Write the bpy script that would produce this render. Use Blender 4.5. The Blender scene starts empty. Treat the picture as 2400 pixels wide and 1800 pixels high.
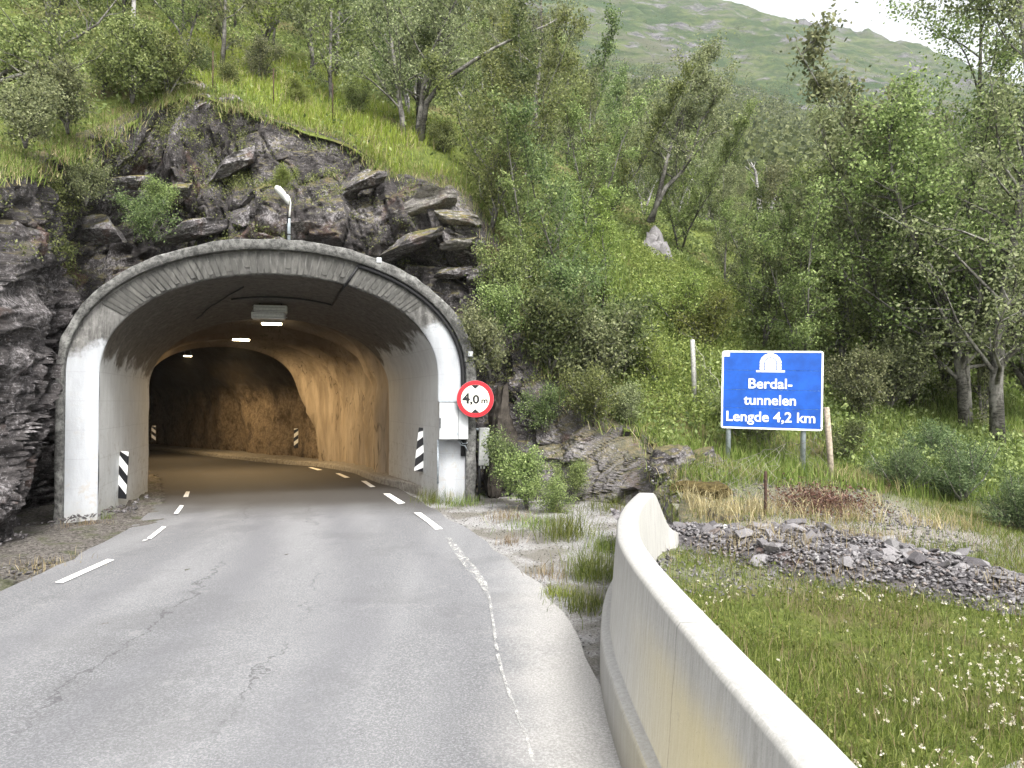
import bpy, bmesh, math, random
import numpy as np
from mathutils import Vector, Matrix

random.seed(7)
RNG = np.random.default_rng(11)
C = bpy.context.scene.collection
SC = bpy.context.scene
R = math.radians
HAZE = .00027

# ------------------------------------------------------------------ camera, sky, sun, exposure
CAMZ, FPX, PITCH = 2.1, 1740.0, math.atan(40 / 1740.0)
cd = bpy.data.cameras.new('camera'); cam = bpy.data.objects.new('camera', cd); C.objects.link(cam)
cam.location = (0, 0, CAMZ); cam.rotation_euler = (math.pi / 2 + PITCH, 0, 0)
cd.sensor_width = 36; cd.lens = 36 * FPX / 2400; cd.clip_start = .05; cd.clip_end = 4000
SC.camera = cam
SUN_EL, SUN_AZ = R(52), R(155)
w = bpy.data.worlds.new('World'); SC.world = w; w.use_nodes = True
nt = w.node_tree; nt.nodes.clear()
out = nt.nodes.new('ShaderNodeOutputWorld'); bg = nt.nodes.new('ShaderNodeBackground')
sky = nt.nodes.new('ShaderNodeTexSky'); sky.sky_type = 'NISHITA'; sky.sun_disc = False
sky.sun_elevation = SUN_EL; sky.sun_rotation = SUN_AZ; sky.dust_density = 6; sky.air_density = 1.2; sky.ozone_density = 1
hs = nt.nodes.new('ShaderNodeHueSaturation'); hs.inputs['Saturation'].default_value = .15
nt.links.new(sky.outputs[0], hs.inputs['Color']); nt.links.new(hs.outputs[0], bg.inputs[0])
nt.links.new(bg.outputs[0], out.inputs[0]); bg.inputs[1].default_value = .15
sl = bpy.data.lights.new('sun', 'SUN'); sl.energy = 1.5; sl.angle = R(14); sl.color = (1, .97, .92)
so = bpy.data.objects.new('sun', sl); C.objects.link(so)
_d = Vector((math.sin(SUN_AZ) * math.cos(SUN_EL), math.cos(SUN_AZ) * math.cos(SUN_EL), math.sin(SUN_EL)))
so.rotation_euler = _d.to_track_quat('Z', 'Y').to_euler(); so.location = (0, 0, 60)
SC.view_settings.view_transform = 'Standard'; SC.view_settings.look = 'None'
SC.view_settings.gamma = 1; SC.view_settings.exposure = 1.55; SC.view_settings.use_curve_mapping = False
SC.cycles.use_denoising = True
SC.cycles.max_bounces = 9; SC.cycles.diffuse_bounces = 5; SC.cycles.transmission_bounces = 5
SC.cycles.transparent_max_bounces = 8; SC.cycles.caustics_reflective = False; SC.cycles.caustics_refractive = False
SC.cycles.sample_clamp_indirect = 6

# ------------------------------------------------------------------ helpers
def W(px, py, Y):
    a, v = (px - 1200) / FPX, (900 - py) / FPX
    t = Y / (math.cos(PITCH) - v * math.sin(PITCH))
    return Vector((a * t, Y, CAMZ + t * (math.sin(PITCH) + v * math.cos(PITCH))))

def hash3(i, j, k, seed=0):
    h = (i.astype(np.int64) * 374761393 + j.astype(np.int64) * 668265263 + k.astype(np.int64) * 2147483647 + seed * 974711) & 0xffffffff
    h = ((h ^ (h >> 13)) * 1274126177) & 0xffffffff
    h = ((h ^ (h >> 16)) * 2246822519) & 0xffffffff
    return ((h ^ (h >> 15)) & 0xffffff) / float(0xffffff)

def vnoise(x, y, z=None, seed=0):
    x = np.asarray(x, float); y = np.asarray(y, float)
    z = np.zeros_like(x) if z is None else np.asarray(z, float)
    i, j, k = np.floor(x), np.floor(y), np.floor(z)
    fx, fy, fz = x - i, y - j, z - k
    fx, fy, fz = [f * f * (3 - 2 * f) for f in (fx, fy, fz)]
    r = 0
    for a in (0, 1):
        for b in (0, 1):
            for c in (0, 1):
                wgt = (fx if a else 1 - fx) * (fy if b else 1 - fy) * (fz if c else 1 - fz)
                r = r + wgt * hash3(i + a, j + b, k + c, seed)
    return r * 2 - 1

def fbm(x, y, z=None, oct=4, seed=0):
    r, a, f = 0, 1.0, 1.0
    for o in range(oct):
        r = r + a * vnoise(np.asarray(x) * f, np.asarray(y) * f, None if z is None else np.asarray(z) * f, seed + o * 17)
        a *= .5; f *= 2.03
    return r

def voro(p, q, seed=0, jit=.9):
    """blocky cells: (F1, F2, cell random, offset p, offset q)"""
    ip, iq = np.floor(p), np.floor(q)
    f1 = np.full(p.shape, 9.); f2 = np.full(p.shape, 9.); cid = np.zeros(p.shape); op = np.zeros(p.shape); oq = np.zeros(p.shape)
    for a in (-1, 0, 1):
        for b in (-1, 0, 1):
            ci, cj = ip + a, iq + b; z = np.zeros_like(ci)
            cx = ci + .5 + jit * (hash3(ci, cj, z, seed) - .5); cy = cj + .5 + jit * (hash3(ci, cj, z, seed + 1) - .5)
            d = np.maximum(np.abs(p - cx), np.abs(q - cy)) * .6 + .4 * np.hypot(p - cx, q - cy)
            n = d < f1
            f2 = np.where(n, f1, np.minimum(f2, d))
            cid = np.where(n, hash3(ci, cj, z, seed + 2), cid); op = np.where(n, p - cx, op); oq = np.where(n, q - cy, oq)
            f1 = np.where(n, d, f1)
    return f1, f2, cid, op, oq

def sstep(a, b, x):
    t = np.clip((np.asarray(x, float) - a) / (b - a), 0, 1)
    return t * t * (3 - 2 * t)

class TPS:
    def __init__(s, pts, reg=.02):
        p = np.array(pts, float); s.c = p[:, :2]; n = len(p)
        d = np.linalg.norm(s.c[:, None] - s.c[None], axis=2)
        K = s.k(d) + np.eye(n) * reg
        P = np.hstack([np.ones((n, 1)), s.c])
        A = np.block([[K, P], [P.T, np.zeros((3, 3))]])
        s.w = np.linalg.solve(A, np.concatenate([p[:, 2], np.zeros(3)]))
    def k(s, d): return np.where(d > 1e-9, d * d * np.log(d + 1e-12), 0) if False else -d
    def __call__(s, x, y):
        x = np.asarray(x, float); y = np.asarray(y, float); sh = x.shape
        q = np.stack([x.ravel(), y.ravel()], 1); o = np.zeros(len(q)); n = len(s.c)
        for a in range(0, len(q), 20000):
            b = q[a:a + 20000]
            d = np.sqrt(((b[:, None] - s.c[None]) ** 2).sum(2) + .6)
            o[a:a + 20000] = s.k(d) @ s.w[:n] + s.w[n] + b @ s.w[n + 1:]
        return o.reshape(sh)

def inpoly(x, y, poly):
    x = np.asarray(x, float); y = np.asarray(y, float); ins = np.zeros(x.shape, bool); n = len(poly)
    for i in range(n):
        x1, y1 = poly[i][:2]; x2, y2 = poly[(i + 1) % n][:2]
        if y1 == y2: continue
        c = ((y1 > y) != (y2 > y)) & (x < (x2 - x1) * (y - y1) / (y2 - y1) + x1)
        ins ^= c
    return ins

def mesh_np(name, v, f, smooth=False):
    v = np.asarray(v, np.float32); f = np.asarray(f, np.int32); n, k = f.shape
    m = bpy.data.meshes.new(name); m.vertices.add(len(v)); m.vertices.foreach_set('co', v.ravel())
    m.loops.add(n * k); m.loops.foreach_set('vertex_index', f.ravel())
    m.polygons.add(n); m.polygons.foreach_set('loop_start', np.arange(0, n * k, k, dtype=np.int32))
    m.polygons.foreach_set('loop_total', np.full(n, k, np.int32))
    if smooth: m.polygons.foreach_set('use_smooth', np.ones(n, bool))
    m.update(calc_edges=True); return m

def mesh_py(name, v, f, smooth=False):
    m = bpy.data.meshes.new(name); m.from_pydata([tuple(a) for a in v], [], f)
    if smooth:
        for p in m.polygons: p.use_smooth = True
    m.update(); return m

def obj(name, mesh, mat, parent=None, **kw):
    o = bpy.data.objects.new(name, mesh); C.objects.link(o)
    if mat is not None:
        if not mesh.materials: mesh.materials.append(mat)
        elif mesh.materials[0] != mat: o.material_slots[0].link = 'OBJECT'; o.material_slots[0].material = mat
    if parent is not None:
        o.parent = parent
        if kw.pop('world', True): o.matrix_parent_inverse = parent.matrix_basis.inverted()
    for k, v in kw.items(): o[k] = v
    return o

def tag(o, label, cat, group=None):
    o['label'] = label; o['category'] = cat
    if group: o['group'] = group
    return o

def struct(o): o['kind'] = 'structure'; return o
def stuff(o): o['kind'] = 'stuff'; return o

def thing(name, label, cat, loc=(0, 0, 0), rot=(0, 0, 0), group=None):
    o = bpy.data.objects.new(name, None); C.objects.link(o); o.empty_display_size = .2
    o.location = loc; o.rotation_euler = rot
    return tag(o, label, cat, group)

def copy_thing(root, loc, rz, sc=1.0, label=None):
    r = root.copy(); C.objects.link(r); r.location = loc; r.rotation_euler = (0, 0, rz); r.scale = (sc, sc, sc)
    if label: r['label'] = label
    for ch in list(root.children):
        c = ch.copy(); C.objects.link(c); c.parent = r
    return r

def boxm(name, x0, x1, y0, y1, z0, z1, bev=0.0, seg=1):
    bm = bmesh.new(); bmesh.ops.create_cube(bm, size=1)
    for v in bm.verts:
        v.co = Vector((x0 + (v.co.x + .5) * (x1 - x0), y0 + (v.co.y + .5) * (y1 - y0), z0 + (v.co.z + .5) * (z1 - z0)))
    if bev > 0: bmesh.ops.bevel(bm, geom=list(bm.edges), offset=bev, segments=seg, affect='EDGES')
    m = bpy.data.meshes.new(name); bm.to_mesh(m); bm.free(); return m

class TB:
    """collects tubes"""
    def __init__(s): s.v = []; s.f = []
    def tube(s, pts, rad, n=5, cap=True):
        pts = [Vector(p) for p in pts]; base = len(s.v)
        if not hasattr(rad, '__len__'): rad = [rad] * len(pts)
        ref = None
        for i, p in enumerate(pts):
            t = (pts[min(i + 1, len(pts) - 1)] - pts[max(i - 1, 0)])
            t = t.normalized() if t.length > 1e-9 else Vector((0, 0, 1))
            if ref is None:
                ref = t.orthogonal().normalized()
            else:
                ref = ref - t * ref.dot(t); ref = ref.normalized() if ref.length > 1e-6 else t.orthogonal().normalized()
            b = t.cross(ref)
            for k in range(n):
                a = 2 * math.pi * k / n
                s.v.append(p + (ref * math.cos(a) + b * math.sin(a)) * rad[i])
        for i in range(len(pts) - 1):
            for k in range(n):
                a, b2 = base + i * n + k, base + i * n + (k + 1) % n
                s.f.append((a, b2, b2 + n, a + n))
        if cap:
            s.f.append(tuple(base + k for k in range(n))[::-1]); e = base + (len(pts) - 1) * n
            s.f.append(tuple(e + k for k in range(n)))
    def mesh(s, name, smooth=True): return mesh_py(name, s.v, s.f, smooth)

def grid_mesh(name, P, smooth=False, keep=None):
    """P: (m,n,3)"""
    m, n = P.shape[:2]; idx = np.arange(m * n).reshape(m, n)
    f = np.stack([idx[:-1, :-1], idx[1:, :-1], idx[1:, 1:], idx[:-1, 1:]], -1)
    f = f[keep] if keep is not None else f.reshape(-1, 4)
    v = P.reshape(-1, 3); used = np.unique(f); remap = np.full(len(v), -1); remap[used] = np.arange(len(used))
    return mesh_np(name, v[used], remap[f], smooth)

# ------------------------------------------------------------------ material helpers
class Mat:
    def __init__(s, name, rough=.8, spec=.3):
        s.m = bpy.data.materials.new(name); s.m.use_nodes = True; s.t = s.m.node_tree
        s.b = s.t.nodes['Principled BSDF']; s.out = s.t.nodes['Material Output']
        s.b.inputs['Roughness'].default_value = rough; s.b.inputs['Specular IOR Level'].default_value = spec
        s.co = s.n('ShaderNodeTexCoord').outputs['Object']
    def n(s, t): return s.t.nodes.new(t)
    def l(s, a, b): s.t.links.new(a, b)
    def val(s, sock, v):
        if hasattr(v, 'is_output') or hasattr(v, 'links') and not isinstance(v, (int, float, tuple)): s.l(v, sock)
        else: sock.default_value = v
    def map(s, scale=(1, 1, 1), rot=(0, 0, 0), src=None):
        m = s.n('ShaderNodeMapping'); m.inputs['Scale'].default_value = scale; m.inputs['Rotation'].default_value = rot
        s.l(src or s.co, m.inputs[0]); return m.outputs[0]
    def noise(s, scale, detail=4, rough=.55, src=None, dist=0):
        n = s.n('ShaderNodeTexNoise'); n.inputs['Scale'].default_value = scale; n.inputs['Detail'].default_value = detail
        n.inputs['Roughness'].default_value = rough; n.inputs['Distortion'].default_value = dist
        s.l(src or s.co, n.inputs['Vector']); return n.outputs['Fac']
    def voro(s, scale, src=None, feature='F1', out='Distance'):
        n = s.n('ShaderNodeTexVoronoi'); n.inputs['Scale'].default_value = scale; n.feature = feature
        s.l(src or s.co, n.inputs['Vector']); return n.outputs[out]
    def ramp(s, x, a, b, lo=0., hi=1.):
        n = s.n('ShaderNodeMapRange'); s.val(n.inputs[0], x)
        n.inputs[1].default_value = a; n.inputs[2].default_value = b; n.inputs[3].default_value = lo; n.inputs[4].default_value = hi
        n.interpolation_type = 'SMOOTHSTEP'; return n.outputs[0]
    def math(s, op, a, b=0.):
        n = s.n('ShaderNodeMath'); n.operation = op; s.val(n.inputs[0], a); s.val(n.inputs[1], b); return n.outputs[0]
    def mix(s, f, a, b, mode='MIX'):
        n = s.n('ShaderNodeMix'); n.data_type = 'RGBA'; n.blend_type = mode
        s.val(n.inputs[0], f)
        for k, c in ((6, a), (7, b)):
            if isinstance(c, tuple): n.inputs[k].default_value = (*c, 1)
            else: s.l(c, n.inputs[k])
        return n.outputs[2]
    def xyz(s, src=None):
        n = s.n('ShaderNodeSeparateXYZ'); s.l(src or s.co, n.inputs[0]); return n.outputs
    def nz(s):
        g = s.n('ShaderNodeNewGeometry'); return s.xyz(g.outputs['True Normal'])[2]
    def col(s, c):
        if isinstance(c, tuple): s.b.inputs['Base Color'].default_value = (*c, 1)
        else: s.l(c, s.b.inputs['Base Color'])
        return s
    def bump(s, h, strength=.4, dist=.02):
        n = s.n('ShaderNodeBump'); n.inputs['Strength'].default_value = strength; n.inputs['Distance'].default_value = dist
        s.l(h, n.inputs['Height']); s.l(n.outputs[0], s.b.inputs['Normal']); return s
    def trans(s, fac):
        """fac: where 1 -> see through"""
        t = s.n('ShaderNodeBsdfTransparent'); m = s.n('ShaderNodeMixShader'); s.val(m.inputs[0], fac)
        s.l(s.b.outputs[0], m.inputs[1]); s.l(t.outputs[0], m.inputs[2]); s.l(m.outputs[0], s.out.inputs[0]); return s

def plain(name, c, rough=.6, spec=.3, metal=0, var=.25, scale=9):
    a = Mat(name, rough, spec); a.b.inputs['Metallic'].default_value = metal
    n = a.ramp(a.noise(scale, 6, .65), .3, .7)
    a.col(a.mix(n, tuple(x * (1 - var) for x in c), tuple(min(1, x * (1 + var * .6)) for x in c)))
    return a.m

def leafmat(name, dark, mid, light, tr=.35):
    a = Mat(name, .55, .25); g = a.n('ShaderNodeNewGeometry').outputs['Random Per Island']
    oi = a.n('ShaderNodeObjectInfo').outputs['Random']
    c = a.mix(a.ramp(g, 0, .55), dark, mid); c = a.mix(a.ramp(g, .55, 1), c, light)
    hsv = a.n('ShaderNodeHueSaturation'); a.l(c, hsv.inputs['Color'])
    a.l(a.ramp(oi, 0, 1, .48, .515), hsv.inputs['Hue']); a.l(a.ramp(oi, 0, 1, .72, 1.25), hsv.inputs['Value'])
    c = hsv.outputs[0]; a.col(c)
    t = a.n('ShaderNodeBsdfTranslucent'); a.l(c, t.inputs[0]); m = a.n('ShaderNodeMixShader'); m.inputs[0].default_value = tr
    a.l(a.b.outputs[0], m.inputs[1]); a.l(t.outputs[0], m.inputs[2]); a.l(m.outputs[0], a.out.inputs[0])
    return a.m

M = {}
# rock
def rockmat(name, base_d, base_l, lichen, moss_amt=1.0, pale=None):
    a = Mat(name, .85, .3)
    warp = a.map((1, 1, 1), (0, R(-24), 0))
    st = a.map((1.2, 1.2, 7), (0, R(-24), 0))
    n1 = a.noise(1.1, 6, .65); n2 = a.noise(3.2, 8, .75, st); n3 = a.noise(16, 6, .75)
    c = a.mix(a.ramp(n2, .3, .72), base_d, base_l)
    if pale is not None:
        x = a.xyz()[0]; c = a.mix(a.ramp(a.math('ADD', x, a.math('MULTIPLY', n1, 1.2)), .5, 2.2), c, pale)
    c = a.mix(a.ramp(a.noise(.9, 5, .6, None, .5), .56, .7, 0, .65), c, (.13, .07, .05))
    sp = a.ramp(a.math('ADD', a.math('MULTIPLY', n3, .6), a.math('MULTIPLY', n1, .5)), .56, .68, 0, .75)
    c = a.mix(sp, c, lichen)
    c = a.mix(a.ramp(a.noise(26, 5, .85), .57, .68, 0, .65), c, (.52, .50, .51))
    c = a.mix(a.ramp(a.noise(19, 5, .85), .55, .66, 0, .7), c, (.012, .011, .013))
    nz = a.nz(); mf = a.math('MULTIPLY', a.ramp(a.math('ADD', nz, a.math('MULTIPLY', n1, .6)), .8, 1.1), moss_amt); mf = a.math('MULTIPLY', mf, a.ramp(a.math('ADD', a.xyz()[2], a.math('MULTIPLY', a.ramp(a.xyz()[0], -7.2, -6.4), 9)), 3.6, 5.2))
    mc = a.mix(a.ramp(a.noise(7, 5, .7), .35, .65), (.045, .052, .018), (.16, .13, .05))
    c = a.mix(mf, c, mc); a.col(c)
    h = a.math('ADD', a.math('MULTIPLY', n2, 1.0), a.math('MULTIPLY', n3, .55)); a.bump(h, .9, .06)
    return a.m
M['cliff'] = rockmat('cliff_rock', (.014, .012, .012), (.088, .079, .078), (.32, .30, .305), .7, (.125, .115, .112))
M['slab'] = rockmat('slab_rock', (.028, .025, .026), (.15, .138, .138), (.45, .43, .44), 1.0)
M['mossrock'] = rockmat('mossy_rock', (.08, .075, .07), (.28, .26, .24), (.42, .40, .36), 2.0)
M['bed'] = rockmat('slate_grit', (.04, .036, .038), (.13, .12, .122), (.27, .255, .26), .0)
a = Mat('slate_stone', .85, .3); g_ = a.n('ShaderNodeNewGeometry').outputs['Random Per Island']; o_ = a.n('ShaderNodeObjectInfo').outputs['Random']; rr_ = a.math('FRACT', a.math('ADD', g_, o_))
c = a.mix(a.ramp(rr_, 0, 1), (.06, .055, .058), (.21, .20, .203)); c = a.mix(a.ramp(a.math('FRACT', a.math('MULTIPLY', rr_, 7.3)), .86, .9, 0, .5), c, (.16, .12, .095)); c = a.mix(a.ramp(a.math('FRACT', a.math('MULTIPLY', rr_, 11.7)), .94, .96, 0, .7), c, (.30, .295, .29))
ns_ = a.noise(14, 6, .75); c = a.mix(a.ramp(ns_, .4, .65, 0, .5), c, (.08, .075, .08)); a.col(c); a.bump(ns_, .6, .02); M['stone'] = a.m

# asphalt
a = Mat('asphalt', .85, .25); X, Y_, Z = a.xyz()[0], a.xyz()[1], a.xyz()[2]
lane = a.map((.5, .06, 1), (0, 0, R(-12)))
n1 = a.noise(1.6, 5, .6, lane); n2 = a.noise(60, 3, .75); n3 = a.noise(95, 2, .65); n4 = a.noise(.5, 4, .6)
c = a.mix(a.ramp(n1, .3, .7), (.112, .113, .118), (.168, .169, .173))
c = a.mix(a.ramp(n2, .47, .60, 0, .5), c, (.295, .296, .302)); c = a.mix(a.ramp(n3, .52, .66, 0, .5), c, (.06, .06, .065))
c = a.mix(a.ramp(n4, .52, .6, 0, .3), c, (.095, .094, .097)); c = a.mix(a.ramp(a.noise(2.6, 6, .7), .60, .70, 0, .35), c, (.25, .248, .245))
wig = a.math('MULTIPLY', a.noise(1.4, 6, .6), .9)
dust = a.math('MULTIPLY', a.ramp(a.math('ADD', X, wig), .15, 1.0), a.ramp(Y_, 13, 8))
c = a.mix(a.math('MULTIPLY', dust, .8), c, a.mix(a.ramp(a.noise(60, 4, .8), .35, .65), (.26, .25, .235), (.42, .408, .39)))
ck = a.voro(.33, a.map((1, .35, 1), (0, 0, R(-14)), None), 'DISTANCE_TO_EDGE')
ckm = a.math('MULTIPLY', a.ramp(a.math('ADD', ck, a.math('MULTIPLY', a.math('SUBTRACT', a.noise(5, 5, .7), .5), .05)), .0, .010, 1, 0), a.ramp(n4, .42, .6))
at = a.n('ShaderNodeAttribute'); at.attribute_name = 'across'; ac = at.outputs['Fac']
wob_ = a.math('MULTIPLY', a.math('SUBTRACT', a.noise(.5, 5, .65), .5), .16); acw = a.math('ADD', ac, wob_)
for cen_, wid_, st_ in ((.20, .08, .38), (.42, .10, .45), (.66, .09, .42), (.83, .07, .28)):
    c = a.mix(a.math('MULTIPLY', a.ramp(a.math('ABSOLUTE', a.math('SUBTRACT', acw, cen_)), .0, wid_, st_, 0), a.ramp(n1, .25, .6)), c, (.085, .085, .095))
for cen_, sc_ in ((.58, 2.1), (.36, 1.7)):
    wg = a.math('MULTIPLY', a.math('SUBTRACT', a.noise(sc_, 6, .7), .5), .13)
    lm = a.math('MULTIPLY', a.ramp(a.math('ABSOLUTE', a.math('SUBTRACT', a.math('ADD', ac, wg), cen_)), .0009, .0035, .75, 0), a.ramp(a.noise(.45, 3, .5), .46, .56))
    c = a.mix(a.math('MULTIPLY', lm, .85), c, (.05, .05, .053))
# sooty floor inside the bore, its shade also darkened into the colour
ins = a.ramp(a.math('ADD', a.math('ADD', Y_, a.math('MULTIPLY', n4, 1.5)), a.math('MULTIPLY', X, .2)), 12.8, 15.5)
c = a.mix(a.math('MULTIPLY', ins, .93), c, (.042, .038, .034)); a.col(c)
a.bump(a.math('ADD', n2, n3), .5, .008); M['asphalt'] = a.m

a = Mat('pale_gravel', .95, .1); n1 = a.noise(45, 4, .8); n2 = a.noise(1.4, 5, .6); v = a.voro(60)
c = a.mix(a.ramp(n1, .35, .65), (.14, .137, .134), (.37, .362, .355)); c = a.mix(a.ramp(n2, .42, .6, 0, .75), c, (.11, .10, .08))
a.col(c); a.bump(a.math('ADD', n1, v), .7, .015); M['gravel'] = a.m
a = Mat('verge_soil', .95, .1); n1 = a.noise(20, 6, .8); n2 = a.noise(2.2, 5, .6)
c = a.mix(a.ramp(n1, .35, .68), (.035, .031, .028), (.19, .175, .16)); c = a.mix(a.ramp(n2, .5, .66, 0, .6), c, (.06, .07, .03))
a.col(c); a.bump(n1, .9, .03); M['soil'] = a.m
# road paint
a = Mat('road_paint', .6, .3); n = a.noise(22, 6, .75); a.col(a.mix(a.ramp(n, .3, .7), (.66, .65, .62), (.82, .81, .78)))
a.trans(a.ramp(a.noise(14, 6, .8), .60, .66)); M['paint'] = a.m
a = Mat('worn_road_paint', .6, .3); a.col((.42, .415, .40)); a.trans(a.ramp(a.noise(9, 7, .85, a.map((1, .5, 1))), .34, .60)); M['wornpaint'] = a.m
# hillside ground
a = Mat('hillside_ground', .95, .1); n1 = a.noise(.45, 6, .65); n2 = a.noise(6, 6, .75); n3 = a.noise(30, 4, .8)
c = a.mix(a.ramp(n2, .3, .7), (.05, .068, .018), (.135, .16, .04)); c = a.mix(a.ramp(n1, .5, .62, 0, .8), c, (.12, .10, .05))
c = a.mix(a.ramp(n3, .55, .7, 0, .5), c, (.03, .03, .012))
X, Y_, Z = a.xyz()[0], a.xyz()[1], a.xyz()[2]
nearr = a.math('MULTIPLY', a.ramp(Y_, 13.5, 10.5), a.ramp(Y_, 7.0, 8.8)); nearr = a.math('MULTIPLY', nearr, a.ramp(n1, .35, .5))
c = a.mix(nearr, c, a.mix(a.ramp(n3, .3, .7), (.13, .115, .10), (.33, .31, .29)))
a.col(c); a.bump(a.math('ADD', n2, n3), .8, .05); M['hill'] = a.m
# mountain
a = Mat('mountain_heath', .95, .05); n1 = a.noise(.018, 8, .7); n2 = a.noise(.05, 8, .75, a.map((.6, .6, 2.5))); n3 = a.noise(.22, 8, .85); n4 = a.noise(.012, 6, .7, a.map((1, 1, 3)))
c = a.mix(a.ramp(n2, .4, .6), (.03, .054, .02), (.088, .105, .04)); c = a.mix(a.ramp(n3, .47, .58, 0, .8), c, (.022, .036, .018)); c = a.mix(a.ramp(n4, .52, .62, 0, .7), c, (.085, .082, .06))
nz = a.nz(); rk = a.ramp(a.math('ADD', a.math('MULTIPLY', n2, .9), a.math('MULTIPLY', n1, .7)), .83, .89)
c = a.mix(rk, c, a.mix(a.ramp(n3, .4, .6), (.035, .034, .04), (.15, .145, .15))); a.col(c); a.bump(a.math('ADD', n3, n2), .6, 1.2); M['mountain'] = a.m
# concrete of the portal: white paint low down, sooty above
def portalmat(name, sootlvl, zoff, paint=(.40, .415, .435)):
    a = Mat(name, .75, .25); X, Y_, Z = a.xyz()
    n1 = a.noise(1.3, 6, .65); n2 = a.noise(9, 6, .75); n3 = a.noise(5, 6, .8, a.map((1, 1, .18)))
    con = a.mix(a.ramp(n3, .32, .68), (.045, .044, .042), (.21, .205, .195)); con = a.mix(a.ramp(n2, .5, .72, 0, .6), con, (.30, .30, .285))
    soot = a.mix(a.ramp(n2, .3, .7), (.04, .035, .029), (.125, .112, .094))
    con = a.mix(sootlvl, con, soot)
    pn = a.mix(a.ramp(a.noise(6, 5, .6, a.map((1, 1, .25))), .3, .75), tuple(p * .86 for p in paint), paint)
    brd = a.math('FRACT', a.math('ADD', a.math('MULTIPLY', Z, 1.9), a.math('MULTIPLY', n2, .03))); pn = a.mix(a.ramp(brd, .0, .035, .45, 0), pn, (.27, .27, .275))
    pn = a.mix(a.math('MULTIPLY', a.ramp(a.noise(6, 7, .75), .56, .59), a.ramp(Z, 2.6, .2, .12, 1)), pn, (.36, .35, .33))
    # dirt splashed up from the road
    pn = a.mix(a.ramp(a.math('ADD', Z, a.math('MULTIPLY', n2, .7)), .75, .05, 0, .55), pn, (.30, .29, .24))
    e = a.math('ADD', a.math('ADD', Z, a.math('MULTIPLY', a.math('SUBTRACT', n1, .5), 1.6)), a.math('MULTIPLY', a.math('SUBTRACT', n2, .5), .35))
    e = a.math('SUBTRACT', e, a.math('MULTIPLY', a.math('ADD', X, 4.4), .09))
    c = a.mix(a.ramp(e, 2.75 + zoff, 3.05 + zoff), pn, con); a.col(c)
    a.bump(a.math('ADD', n2, n3), .45, .02); return a.m
M['portal'] = portalmat('portal_concrete', .12, .42); M['soffit'] = portalmat('sooty_soffit', .8, .25, (.52, .53, .525))
a = Mat('raw_concrete', .85, .2); n2 = a.noise(11, 7, .8); n3 = a.noise(3, 5, .7)
c = a.mix(a.ramp(n2, .35, .65), (.04, .04, .038), (.17, .167, .158)); c = a.mix(a.ramp(n3, .54, .68, 0, .7), c, (.29, .29, .275))
c = a.mix(a.ramp(a.noise(40, 4, .8), .60, .7, 0, .6), c, (.02, .02, .018)); a.col(c); a.bump(n2, .7, .03); M['collar'] = a.m
a = Mat('board_marked_concrete', .85, .2); oi = a.n('ShaderNodeObjectInfo').outputs['Random']; n2 = a.noise(12, 7, .8); n3 = a.noise(7, 6, .8, a.map((1, 1, .3)))
c = a.mix(a.ramp(n3, .3, .68), (.035, .034, .032), (.125, .122, .112)); c = a.mix(a.ramp(oi, 0, 1, 0, .55), c, (.05, .05, .046))
c = a.mix(a.ramp(n2, .55, .75, 0, .6), c, (.22, .22, .20)); a.col(c); a.bump(n2, .6, .015); M['board'] = a.m
# tunnel lining
a = Mat('sprayed_lining', .8, .25); n1 = a.noise(.9, 6, .65); n2 = a.noise(6, 7, .75); n3 = a.noise(2.2, 6, .7, a.map((1, 1, .12)))
Z = a.xyz()[2]
c = a.mix(a.ramp(n3, .3, .7), (.20, .165, .125), (.40, .345, .275)); c = a.mix(a.ramp(n2, .6, .75, 0, .3), c, (.12, .10, .075))
fl = a.noise(1.5, 3, .5, a.map((1, 1, .16), (R(5), R(4), 0)))
for lv_ in (.42, .52, .60):
    c = a.mix(a.math('MULTIPLY', a.ramp(a.math('ABSOLUTE', a.math('SUBTRACT', fl, lv_)), .002, .009, .8, 0), a.ramp(n1, .42, .62)), c, (.022, .017, .012))
c = a.mix(a.ramp(a.math('ADD', Z, n1), 3.4, 4.6, 0, .8), c, (.05, .042, .034)); a.col(c); a.bump(a.math('ADD', a.math('MULTIPLY', n2, .4), n3), .25, .03); M['lining'] = a.m  # crown darkened in the colour, for the dimness above the lamps
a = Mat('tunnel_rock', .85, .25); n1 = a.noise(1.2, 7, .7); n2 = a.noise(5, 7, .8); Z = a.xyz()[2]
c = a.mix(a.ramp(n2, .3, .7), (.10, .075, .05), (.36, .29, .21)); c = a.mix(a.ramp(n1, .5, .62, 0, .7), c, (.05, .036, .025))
c = a.mix(a.ramp(a.math('ADD', Z, n1), 2.2, 3.6, 0, .93), c, (.02, .016, .013)); a.col(c); a.bump(n2, .9, .12); M['borerock'] = a.m  # upper wall painted near black, standing in for missing lamplight
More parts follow.
